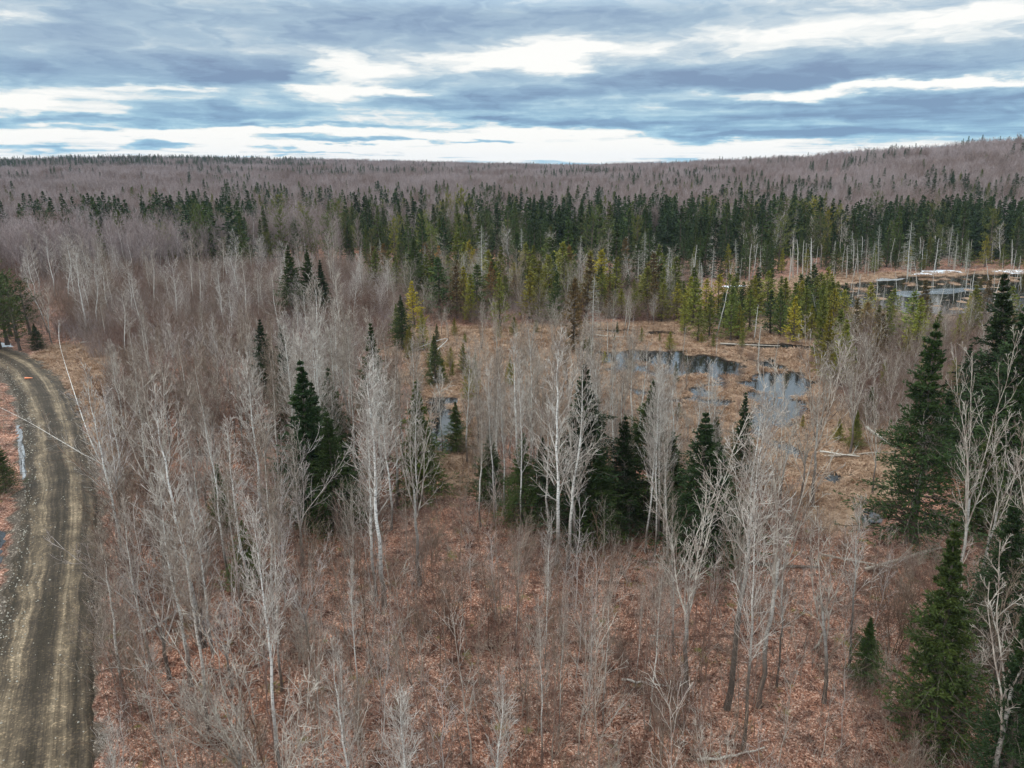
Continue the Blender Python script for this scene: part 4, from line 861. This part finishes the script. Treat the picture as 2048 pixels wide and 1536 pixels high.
# ---- logs on the ground
M_log = bark('log_wood', (0.50, 0.46, 0.40), (0.24, 0.20, 0.17), (0.50, 0.46, 0.40), -9, -8)
def log(p0, p1, r, label, z=0.1, stubs=4, r1=0.5, mat=None):
    a = np.array([*at(*p0), 0.]); b = np.array([*at(*p1), 0.]); n = 8; rg = np.random.default_rng(int(p0[0]+p1[1]))
    P = a + (b-a)*np.linspace(0, 1, n)[:, None]; P[:, :2] += rg.normal(0, .05, (n, 2))
    gz = ground_z(P[:, 0], P[:, 1]); P[:, 2] = np.convolve(np.r_[gz[0], gz, gz[-1]], np.ones(3)/3, 'valid') + r + z
    base = P[0].copy(); P = (P-base)[None]; R = (r*np.linspace(1, r1, n))[None]
    e = bpy.data.objects.new('fallen_log', None); COL.objects.link(e); e.location = base
    V, Q = tubes(P, R, 8)
    link('trunk', mesh_np('log', V, np.concatenate([Q, [[3, 2, 1, 0], [4, 3, 0, 7], [6, 5, 4, 7]]]), mat or M_log), e)
    if stubs:
        A, RA = kids(rg, P, R, stubs, 0.3, 1.0, 0.9, 0.22, 4, up=0.15, rr=0.4, wob=0.15, rmin=0.015)
        B, RB = kids(rg, A, RA, 3, 0.3, 1.0, 0.7, 0.5, 3, up=0.1, rr=0.6, wob=0.15, rmin=0.01)
        link('branches', Acc().add(*tubes(A, RA, 3)).add(*tubes(B, RB, 3)).mesh('log_branches', M_dtw), e)
    tag(e, label, 'fallen log'); return e
log((1732, 864), (1792, 906), 0.17, 'bright white fallen trunk slanting down toward the large broad spruce', 0.4, 3)
log((1650, 912), (1790, 909), 0.13, 'long grey log lying level at the near end of the bog', 0.1, 5)
log((1640, 905), (1720, 916), 0.10, 'shorter grey log crossing the long level one', 0.25, 4)
log((1340, 1133), (1450, 1138), 0.11, 'pale log lying below the screened spruce', 0.05, 2)
log((1500, 1137), (1640, 1142), 0.16, 'mossy brown log lying across the leafy slope', 0.05, 3, mat=M_maple)
log((1730, 1150), (1880, 1105), 0.13, 'fallen grey trunk with branches near the foot of the broad spruce', 0.2, 9)
log((1640, 1120), (1790, 1150), 0.10, 'fallen branchy top lying on the slope beside the broad spruce', 0.3, 9)
log((1300, 1275), (1365, 1281), 0.06, 'thin pale stick on the moss behind the vase-shaped maple', 0.02, 0)
log((1245, 1367), (1340, 1381), 0.07, 'pale stick lying on the leaves beside the vase-shaped maple', 0.02, 2)
log((1630, 1305), (1650, 1270), 0.07, 'short pale log on the leaves behind the grey-crowned tree', 0.02, 0)
log((1395, 1530), (1530, 1505), 0.07, 'bent white branch lying at the bottom of the slope', 0.1, 3)
log((300, 1270), (355, 1230), 0.09, 'broken branch lying in the thicket by the road', 0.3, 4)
log((815, 706), (850, 697), 0.12, 'pale log on the straw of the clearing', 0.1, 1)
log((422, 637), (456, 598), 0.12, 'bright straight dead pole propped in the purple brush', 1.2, 0)
log((160, 688), (195, 684), 0.14, 'grey log at the edge of the verge under the verge birch', 0.1, 0)
log((1860, 633), (1945, 629), 0.12, 'thin white log floating across the far pond', 0.25, 0)
log((1180, 672), (1260, 676), 0.12, 'bleached log on the bank of the first pond', 0.1, 5)
log((1440, 687), (1560, 690), 0.14, 'long dead log along the bank below the young fir row', 0.3, 0)
log((560, 1190), (600, 1215), 0.06, 'fallen grey stick among the thin trunks near the large white birch', 0.1, 2)
# ---- saplings and bushes one could still count
def small(kind, protos, poly, n, h0, h1, mind, cat, **k):
    for x, y in fill(poly, n, mind, **k):
        pr = protos[RG.integers(len(protos))]; h = RG.uniform(h0, h1); s = h/pr[1]
        o = link(kind, pr[0], None, (x, y, float(ground_z(np.array([x]), np.array([y]))[0])), (RG.normal(0, .06), RG.normal(0, .06), RG.random()*6.283), s)
        TREES.append(dict(o=o, kind=kind, x=x, y=y, h=h, hero=None, cat=cat, adj=''))
small('bare_sapling', P_sap, [(210, 1640), (205, 1000), (330, 980), (700, 1060), (1100, 1160), (1400, 1250), (1450, 1700)], 145, 4, 8.5, 1.3, 'sapling')
small('bare_sapling', P_sap, [(560, 1250), (1420, 1280), (1600, 1750), (450, 1750)], 62, 5, 9, 1.3, 'sapling')
small('bare_sapling', P_sap, [(1400, 1200), (1800, 1200), (1900, 1600), (1400, 1640)], 45, 2.5, 6, 1.5, 'sapling')
small('bare_sapling', P_sap, [(850, 1050), (880, 900), (1250, 900), (1700, 1060), (1750, 1150), (900, 1160)], 60, 2.5, 6, 1.3, 'sapling')
small('bare_bush', P_bush, [(-200, 1100), (-20, 1010), (25, 860), (-20, 760), (-200, 760)], 18, 2.5, 4.5, 1.5, 'bush')
small('bare_bush', P_bush, [(212, 1500), (205, 960), (225, 760), (300, 720), (330, 1000), (330, 1500)], 60, 3.0, 5.5, 1.4, 'bush')
small('bare_bush', P_bush, [(330, 1640), (330, 760), (780, 720), (830, 900), (700, 1050), (1400, 1200), (1400, 1640)], 90, 2.5, 5, 1.7, 'bush')
small('bare_bush', P_bush, [(930, 850), (1250, 820), (1250, 900), (1700, 1080), (1850, 1160), (1400, 1150), (950, 1000)], 45, 2.0, 4.5, 1.8, 'bush')
small('bare_bush', P_bush, [(1180, 840), (1180, 680), (1640, 720), (1640, 900), (1400, 880)], 26, 1.5, 3.5, 3, 'bush')
small('bare_bush', P_bush, [(1640, 900), (1640, 720), (2200, 720), (2200, 900)], 45, 2.5, 5, 1.8, 'bush')
small('bare_bush', P_bush, [(1780, 1600), (1760, 1180), (2200, 1100), (2300, 1600)], 40, 2.5, 5, 1.8, 'bush')

# ------------------------------------------------------------------ uncountable woods, brush, grass
LB = [joined(lowbare(200+i, 13.5, n1=20, n2=6, n3=0, thick=1.9)) for i in range(4)]
LV = [joined(lowbare(210+i, 12.5, vase=True, n1=20, n2=6, n3=0, thick=1.9)) for i in range(4)]
LBf = [joined(lowbare(220+i, 13.5, n1=16, n2=4, thick=3.6)) for i in range(3)]
LVf = [joined(lowbare(230+i, 12.5, vase=True, n1=16, n2=4, thick=3.6)) for i in range(3)]
PW = [patch(LB+LV+LV, 14, 12, 300+i, 'wood_patch', [M_birch if i % 2 else M_far, M_far]) for i in range(4)]
PF = [patch(LBf+LVf+LVf, 32, 46, 310+i, 'far_wood_patch', [M_far, M_far]) for i in range(3)]
def polar(r0, r1, area, az0=-0.78, az1=0.78, seed=1, keep=None):
    rg = np.random.default_rng(seed); n = int((r1*r1-r0*r0)/2*(az1-az0)/area)
    r = np.sqrt(rg.uniform(r0*r0, r1*r1, n)); a = rg.uniform(az0, az1, n); x = r*np.sin(a); y = r*np.cos(a)
    k = np.ones(n, bool) if keep is None else keep(x, y); return x[k], y[k]
def left_far(x, y):
    px, py = proj(x, y); return ~((px > 1080) & (y < 262)) & ~((px > 690) & (px <= 1080) & (y < 250)) & (y > 175)
x, y = polar(205, 640, 120, seed=41, keep=lambda x, y: left_far(x, y) & ((y > 250) | (proj(x, y)[0] < 720)))
print('near wood patches', len(x))
scatter('bare_woodland', PW, x, y, RG.uniform(0.8, 1.12, len(x)), 'bare grey-purple broadleaf wood running from behind the dark conifers to the hills', 'woodland', 42, 0.02)
x, y = polar(620, 1650, 620, seed=43)
print('far wood patches', len(x))
scatter('far_woodland', PF, x, y, RG.uniform(0.85, 1.15, len(x)), 'hazy leafless forest covering the distant ridge up to the skyline', 'woodland', 44, 0.02)
# conifers scattered through the far woods
def clumpy(x, y, s, thr, seed): return vnoise(x, y, s, seed)*0.65 + vnoise(x, y, s*0.35, seed+1)*0.35 > thr
x, y = polar(270, 950, 130, seed=51, keep=lambda x, y: clumpy(x, y, 60, np.where(y < 420, 0.52, 0.60), 52))
x2, y2 = polar(215, 330, 22, seed=53, keep=lambda x, y: (left_far(x, y) | (y > 235)) & clumpy(x, y, 45, np.where(proj(x, y)[0] > 1080, 0.34, np.where(proj(x, y)[0] > 690, 0.42, np.where(proj(x, y)[0] > 130, 0.57, 0.74))), 54) & ~((proj(x, y)[0] > 1080) & (y > 292)) & ~((proj(x, y)[0] < 690) & (y > 300)))
x3, y3 = polar(900, 1560, 420, seed=55, keep=lambda x, y: clumpy(x, y, 120, np.where(x < -350, 0.40, 0.66), 56) & ((x > -350) | (np.hypot(x, y) > 1150)))
x4, y4 = polar(1080, 1560, 150, -0.75, -0.24, seed=65, keep=lambda x, y: clumpy(x, y, 110, 0.38, 66))
x5, y5 = polar(700, 960, 260, 0.3, 0.72, seed=67, keep=lambda x, y: clumpy(x, y, 60, 0.56, 68))
x3 = np.r_[x3, x4, x5]; y3 = np.r_[y3, y4, y5]
x = np.r_[x, x2, x3]; y = np.r_[y, y2, y3]; print('far conifers', len(x))
s = np.r_[RG.uniform(0.95, 1.45, len(x)-len(x3)), RG.uniform(1.1, 1.5, len(x3))]
scatter('far_conifers', [p[1] for p in P_spr_f], x, y, s*1.16, 'dark conifers dotted and clumped through the distant bare woods', 'woodland', 57, 0.02, color=GREEN['dark'], zs=0.80)
x, y = polar(240, 700, 420, seed=58, keep=lambda x, y: clumpy(x, y, 60, 0.50, 59) & (left_far(x, y) | (y > 235)))
scatter('far_pines', [p[1] for p in P_pine_f], x, y, RG.uniform(0.8, 1.15, len(x)), 'rounder olive pines spread through the woods behind the conifer belt', 'woodland', 60, 0.02, color=GREEN['pine'])
# undergrowth: twiggy brush too thick to count
def twigs(seed, n, h, spread, mat, r=0.009):
    rg = np.random.default_rng(seed)
    P = np.zeros((n, 4, 3)); b = rg.normal(0, spread, (n, 2)); d = nrm(np.c_[rg.normal(0, .35, (n, 2)), np.ones(n)]); l = h*(0.5+0.7*rg.random(n))
    P[:, 0, :2] = b
    for q in range(3):
        P[:, q+1] = P[:, q] + d*(l/3)[:, None]; d = nrm(d + rg.normal(0, .16, (n, 3)))
    R = np.repeat(np.linspace(1, .5, 4)[None]*r, n, 0); A = Acc().add(*tubes(P, R, 3))
    B, RB = kids(rg, P, R, 5, 0.2, 1.0, 0.6, 0.45, 3, up=0.2, rr=0.8, wob=0.12, rmin=0.006)
    return A.add(*tubes(B, RB, 3)).mesh('undergrowth', mat)
PU = [twigs(400+i, (22, 30, 20, 9, 7)[i], (1.8, 1.3, 2.4, 3.2, 2.6)[i], 0.6, (M_brush, M_brush_red, M_brush_red, M_maple_tw, M_birch_tw)[i], (.009, .009, .009, .013, .012)[i]) for i in range(5)]
PU2 = [twigs(410+i, 46, (3.4, 4.2, 5.0)[i], 1.3, (M_far, M_brush_red, M_brush)[i], 0.016) for i in range(3)]
a = fill([(205, 1900), (205, 980), (400, 960), (700, 1000), (900, 1030), (1250, 1000), (1650, 1070), (1780, 1160), (2250, 1130), (2400, 1900)], 820, 0.8)
b = fill([(225, 980), (225, 760), (260, 690), (780, 660), (830, 800), (830, 980)], 500, 0.9)
c_ = fill([(940, 900), (960, 800), (1200, 800), (1400, 900), (1650, 1040), (1500, 1070), (1000, 1000)], 220, 0.9)
d_ = fill([(-300, 1400), (-20, 1150), (28, 860), (-20, 750), (-300, 750)], 220, 0.7)
q = np.array(a+b+c_+d_)
scatter('undergrowth', PU, q[:, 0], q[:, 1], RG.uniform(0.6, 1.25, len(q)), 'thin reddish twigs and brush standing in the leaf litter', 'undergrowth', 61, 0.08)
a = fill([(200, 715), (130, 665), (230, 560), (230, 545), (700, 545), (790, 660), (700, 720)], 900, 1.6)
b = fill([(760, 655), (1340, 645), (1380, 560), (720, 560)], 300, 1.8)
c_ = fill([(1650, 740), (1700, 660), (2300, 650), (2300, 900), (1700, 860)], 330, 1.6)
d_ = fill([(-260, 690), (120, 672), (230, 560), (230, 535), (-260, 535)], 260, 1.8)
q = np.array(a+b+c_+d_)
scatter('thicket', PU2, q[:, 0], q[:, 1], RG.uniform(0.7, 1.3, len(q)), 'purple-brown thicket of fine stems between the taller trees', 'undergrowth', 62, 0.06)
# dead grass
def tuft(seed, n, h, spread, mat):
    rg = np.random.default_rng(seed); b = np.c_[rg.normal(0, spread, (n, 2)), np.full(n, -0.03)]
    out = b*np.array([1, 1, 0]); d = nrm(out*1.6/spread*0.5 + np.c_[rg.normal(0, .5, (n, 2)), np.full(n, 0.8)]); l = h*(0.5+0.8*rg.random(n))
    s = nrm(np.cross(d, rg.normal(size=(n, 3)))); wd = 0.022
    m_ = b + d*(l*0.55)[:, None]; tip = m_ + nrm(d + np.array([0, 0, -0.9]))*(l*0.55)[:, None]
    V = np.stack([b-s*wd, b+s*wd, m_+s*wd, m_-s*wd, tip+s*wd*.3, tip-s*wd*.3], 1).reshape(-1, 3)
    i = np.arange(n)[:, None]*6; Q = np.concatenate([i+np.array([0, 1, 2, 3]), i+np.array([3, 2, 4, 5])])
    return mesh_np('dead_grass', V, Q, mat, False)
M_straw = twig('straw', (0.48, 0.335, 0.225), (0.27, 0.17, 0.115), 0.45)
PT = [tuft(500+i, 70, (0.5, 0.42, 0.6)[i], (0.30, 0.38, 0.26)[i], M_straw) for i in range(3)]
a = fill([(800, 700), (830, 655), (1150, 650), (1400, 645), (1650, 690), (1660, 860), (1780, 880), (1740, 1020), (1600, 1020), (1400, 940), (1250, 890), (960, 870), (940, 990), (880, 990), (850, 850)], 3000, 0.7, avoid_water=False, keep=lambda x, y: ground_z(x, y) > WATER+0.03)
b = fill([(60, 715), (110, 688), (260, 692), (215, 760), (240, 900), (255, 960), (220, 965), (150, 780)], 500, 0.5, avoid_road=0.3)
c_ = fill([(1450, 615), (1500, 570), (1640, 548), (2300, 535), (2300, 560), (1780, 570), (1640, 640)], 900, 0.9, avoid_water=False, keep=lambda x, y: ground_z(x, y) > WATER+0.03)
q = np.array(a+b+c_)
scatter('dead_grass', PT, q[:, 0], q[:, 1], RG.uniform(0.6, 1.5, len(q)), 'straw-coloured dead grass tussocks around the ponds and on the verge', 'grass', 63, 0.1)
# stones on the road
rg = np.random.default_rng(71); n = 1500
i = rg.integers(20, len(RR)-200, n); uu = np.where(rg.random(n) < 0.7, 1-np.abs(rg.normal(0, .13, n)), rg.random(n)); uu = np.clip(uu, 0.02, 1.04)
p = RR[i] + RNN[i]*(uu*RW)[:, None]; oct_ = np.array([(1, 0, 0), (0, 1, 0), (-1, 0, 0), (0, -1, 0), (0, 0, 1), (0, 0, -1)], float)
sz = 0.025 + 0.05*rg.random(n)**2
V = oct_[None]*(sz[:, None]*rg.uniform(.7, 1.4, (n, 3)))[:, None] + rg.normal(0, .006, (n, 6, 3)) + np.c_[p, np.interp(uu, us, prof)+0.02+sz*0.3][:, None]
tr_ = np.array([(0, 1, 4), (1, 2, 4), (2, 3, 4), (3, 0, 4), (1, 0, 5), (2, 1, 5), (3, 2, 5), (0, 3, 5)])
T_ = (np.arange(n)[:, None, None]*6 + tr_[None]).reshape(-1, 3)
M_stone = twig('stones', (0.50, 0.46, 0.38), (0.30, 0.27, 0.22), 0.0)
o = link('gravel', mesh_np('gravel', V.reshape(-1, 3), np.zeros((0, 4), int), M_stone, False, None, T_)); tag(o, 'pale loose stones strewn along the dirt road', 'gravel', None, 'stuff')
m = bpy.data.materials.new('dirty_slush'); t = nt(m)
nz = N(t, 'ShaderNodeTexNoise', Vector=N(t, 'ShaderNodeNewGeometry').outputs['Position'], Scale=2.5, Detail=6.0, Roughness=0.7).outputs[0]
principled(t, ramp(t, nz, [(0.36, (0.10, 0.085, 0.07)), (0.52, (0.26, 0.255, 0.25)), (0.68, (0.42, 0.43, 0.44))]), 0.4, 0.4); M_slush = m
# snow
def snow(name, poly, label, hh=0.16, kind='stuff', z=None, mat=None):
    wp = np.array(W(poly)); c0 = wp.mean(0); rg = np.random.default_rng(len(poly)+int(abs(c0[0])))
    ring = catmull([tuple(v) for v in wp]+[tuple(wp[0])], 6)[:-1]
    V, Q, T = [], [], []; K = [1.0, 0.85, 0.6, 0.3]; n_ = len(ring)
    for k_, f_ in enumerate(K):
        q_ = c0 + (ring-c0)*f_ + rg.normal(0, .4, ring.shape)*(1 if k_ == 0 else .5)*np.clip(abs(wp[:, 1].mean())/200, .3, 1)
        gz = ground_z(q_[:, 0], q_[:, 1]); gz = np.maximum(gz, WATER) if z is None else np.full(n_, z)
        V += [(a_[0], a_[1], z_) for a_, z_ in zip(q_, gz + (-0.12 if k_ == 0 else hh*(0.5+0.5*rg.random(n_))*(0.6+0.4*k_/3)))]
    V.append((c0[0], c0[1], float(max(ground_z(c0[:1], c0[1:])[0], WATER) if z is None else z)+hh))
    for k_ in range(len(K)-1):
        for j_ in range(n_): Q.append((k_*n_+j_, k_*n_+(j_+1) % n_, (k_+1)*n_+(j_+1) % n_, (k_+1)*n_+j_))
    for j_ in range(n_): T.append((3*n_+j_, 3*n_+(j_+1) % n_, 4*n_))
    return tag(link(name, mesh_np(name, V, Q, mat or M_snow, True, None, T)), label, 'snow', None, kind)
m = bpy.data.materials.new('old_snow'); t = nt(m)
nz = N(t, 'ShaderNodeTexNoise', Vector=N(t, 'ShaderNodeNewGeometry').outputs['Position'], Scale=0.8, Detail=6.0, Roughness=0.7).outputs[0]
principled(t, ramp(t, nz, [(0.3, (0.55, 0.56, 0.58)), (0.55, (0.82, 0.84, 0.87))]), 0.6, 0.3, N(t, 'ShaderNodeBump', Height=nz, Strength=0.5, Distance=0.3).outputs[0]); M_snow = m
snow('snow', [(26, 850), (38, 848), (50, 900), (55, 950), (44, 955), (36, 900)], 'thin strip of dirty grey slush in the roadside ditch', 0.04, mat=M_slush)
snow('snow', [(-40, 690), (-20, 682), (12, 684), (28, 692), (10, 694), (-20, 696)], 'patch of old snow beside the road bend')
snow('snow', [(1815, 549), (1836, 544), (1845, 541), (1870, 541), (1880, 538), (1925, 541), (1935, 545), (1890, 546), (1870, 549), (1840, 549)], 'largest white snow patch on the far shore of the far pond', 0.08)
snow('snow', [(1740, 558), (1770, 555), (1800, 556), (1815, 554), (1800, 558), (1760, 560)], 'thin snow strip leading into the largest snow patch', 0.05, mat=M_slush)
snow('snow', [(1975, 542), (2010, 539), (2100, 540), (2100, 544), (2030, 545), (2000, 544)], 'snow along the far shore at the frame edge', 0.08)
snow('snow', [(1440, 573), (1470, 570), (1500, 570), (1480, 574), (1460, 575)], 'small snow patch among the dead trees behind the young fir row', 0.1)
snow('snow', [(795, 598), (810, 593), (825, 596), (812, 600)], 'tiny snow patch in the woods behind the clearing', 0.3)
m = bpy.data.materials.new('grey_ice'); t = nt(m)
nz = N(t, 'ShaderNodeTexNoise', Vector=N(t, 'ShaderNodeNewGeometry').outputs['Position'], Scale=0.25, Detail=6.0, Roughness=0.6).outputs[0]
principled(t, ramp(t, nz, [(0.40, (0.035, 0.04, 0.045)), (0.62, (0.16, 0.18, 0.20))]), 0.2, 0.5)
ice = [(1780, 585), (1800, 579), (1840, 580), (1870, 575), (1950, 573), (1985, 576), (1940, 579), (1900, 585), (1850, 586), (1820, 592)]
wp = catmull([tuple(v) for v in W(ice)]+[tuple(W(ice)[0])], 6)[:-1]; n_ = len(wp); c0 = wp.mean(0)
V = [(a_[0], a_[1], WATER-0.02) for a_ in wp] + [(a_[0], a_[1], WATER+0.012) for a_ in c0+(wp-c0)*0.97] + [(c0[0], c0[1], WATER+0.014)]
tag(link('ice', mesh_np('ice', V, [(j, (j+1) % n_, n_+(j+1) % n_, n_+j) for j in range(n_)], m, False, None, [(n_+j, n_+(j+1) % n_, 2*n_) for j in range(n_)])), 'grey melting ice sheet on the dark far pond', 'ice', None, 'structure')
# small orange marker lying on the road
m = bpy.data.materials.new('orange_plastic'); t = nt(m); nz = N(t, 'ShaderNodeTexNoise', Scale=6.0).outputs[0]
principled(t, ramp(t, nz, [(0.3, (0.85, 0.22, 0.08)), (0.7, (1.0, 0.42, 0.25))]), 0.5)
x, y = at(58, 759)
import bmesh
bm = bmesh.new(); bmesh.ops.create_cone(bm, cap_ends=True, segments=14, radius1=0.13, radius2=0.05, depth=0.95)
bmesh.ops.rotate(bm, verts=bm.verts, cent=(0, 0, 0), matrix=__import__('mathutils').Matrix.Rotation(RD(90), 3, 'Y'))
me = bpy.data.meshes.new('orange_marker'); bm.to_mesh(me); bm.free(); me.materials.append(m)
gz0 = 0.12
tag(link('orange_marker', me, None, (x, y, gz0+0.10), (0, 0, 0.15)), 'small orange marker tube lying on the dirt road at the bend', 'marker')

# ------------------------------------------------------------------ labels of the unnamed plants
WORD = {'birch_tree': 'bare birch', 'maple_tree': 'bare grey maple', 'spruce_tree': 'dark spruce', 'fir_tree': 'young fir', 'pine_tree': 'olive pine', 'dead_tree': 'bleached dead tree', 'dead_spruce': 'grey dead spruce', 'bare_sapling': 'thin bare sapling', 'bare_bush': 'bushy bare shrub'}
SIZES = {'birch_tree': (9.5, 13), 'maple_tree': (7.5, 10.5), 'spruce_tree': (12, 15.5), 'fir_tree': (5.5, 8), 'pine_tree': (12, 15), 'dead_tree': (4, 7.5), 'dead_spruce': (8.5, 11), 'bare_sapling': (4, 6), 'bare_bush': (3, 4.3)}
def region(x, y):
    px, py = proj(x, y)
    if y > 180: return ('in the conifer belt behind the purple brush' if px < 700 else 'in the conifer belt behind the clearing' if px < 1130 else 'in the dark belt behind the young fir row' if px < 1640 else 'in the dark belt behind the far pond') if y > 196 or px < 1380 else ('among dead trees behind the young fir row' if px < 1640 else 'at the far pond')
    if py < 720:
        return 'behind the road bend' if px < 210 else 'in the purple brush beyond the thicket' if px < 760 else 'in the mixed growth behind the clearing' if px < 1100 else 'behind the first pond' if px < 1345 else 'in the young fir row' if px < 1660 else 'between far pond and broad spruce'
    if px < 330: return 'in the thicket along the road' if py > 980 else 'at the verge of the road bend'
    if py < 1050: return 'in grey brush left of the clearing' if px < 830 else 'between narrow pool and first pond' if px < 1280 else 'in the bog around the ponds' if px < 1640 else 'on wet ground before the far pond'
    if px < 700: return 'on leaf litter inside the road thicket'
    if px < 1280: return 'on leaf litter below the central spruces'
    if px < 1800: return 'on the open leafy slope'
    return 'in the corner by the near slope spruce'
marks = np.array([(a, b) for a, b, _ in LAND]); seen = {}
for d in TREES:
    if d['hero']: lab = d['hero']
    else:
        lo, hi = SIZES[d['kind']]; sz = 'short' if d['h'] < lo else 'tall' if d['h'] > hi else 'middling'
        dd = np.hypot(marks[:, 0]-d['x'], marks[:, 1]-d['y']); j = int(dd.argmin())
        if dd[j] < 9 and d['y'] < 150:
            mxp, myp = proj(*LAND[j][:2]); px, py = proj(d['x'], d['y'])
            rel = ('just beyond' if py < myp else 'in front of') if abs(d['y']-LAND[j][1]) > abs(d['x']-LAND[j][0]) else ('left of' if px < mxp else 'right of')
            lab = f"{sz} {WORD[d['kind']]} {rel} {LAND[j][2]}"
        else: lab = f"{sz} {WORD[d['kind']]} {region(d['x'], d['y'])}"
    d['lab'] = lab; seen.setdefault(lab, []).append(d)
ORD = ['first', 'second', 'third', 'fourth', 'fifth', 'sixth', 'seventh', 'eighth', 'ninth']; NUM = ['', 'one', 'two', 'three', 'four', 'five', 'six', 'seven', 'eight', 'nine']
for lab, ds in list(seen.items()):
    if 2 <= len(ds) <= 9 and len(lab.split()) <= 12:
        for i, d in enumerate(sorted(ds, key=lambda q: proj(q['x'], q['y'])[0])):
            d['lab'] = (f"{lab}, {'left' if i == 0 else 'right'} one of two" if len(ds) == 2 else f"{ORD[i]} from left, {lab}")
for d in TREES:
    if len(d['lab'].split()) > 16: print('LONG', d['lab'])
    tag(d['o'], d['lab'], d['cat'], {'birch_tree': 'bare birches', 'maple_tree': 'bare maples', 'spruce_tree': 'spruces', 'fir_tree': 'young firs', 'pine_tree': 'pines', 'dead_tree': 'dead trees of the bog', 'dead_spruce': 'dead spruces', 'bare_sapling': 'bare saplings', 'bare_bush': 'bare bushes'}[d['kind']])
from collections import Counter
print(Counter(d['kind'] for d in TREES), 'labels', len({d['lab'] for d in TREES}))

# ------------------------------------------------------------------ haze
HAZE = 0.00006
m = bpy.data.materials.new('haze'); t = nt(m)
pv = N(t, 'ShaderNodeVolumePrincipled', Density=HAZE); pv.inputs['Color'].default_value = (0.72, 0.82, 1.0, 1); pv.inputs['Anisotropy'].default_value = 0.0
N(t, 'ShaderNodeOutputMaterial', Volume=pv.outputs[0])
if HAZE > 0:
    lo, hi = GZ.min()-1, 95.0
    e_ = 4300
    V = [(x_, y_, z_) for z_ in (lo, hi) for x_, y_ in ((-e_, -e_), (e_, -e_), (e_, e_), (-e_, e_))]
    tag(link('haze', mesh_np('haze', V, [(3, 2, 1, 0), (4, 5, 6, 7), (0, 1, 5, 4), (1, 2, 6, 5), (2, 3, 7, 6), (3, 0, 4, 7)], m, False)), 'thin pale air over the whole valley', 'haze', None, 'stuff')
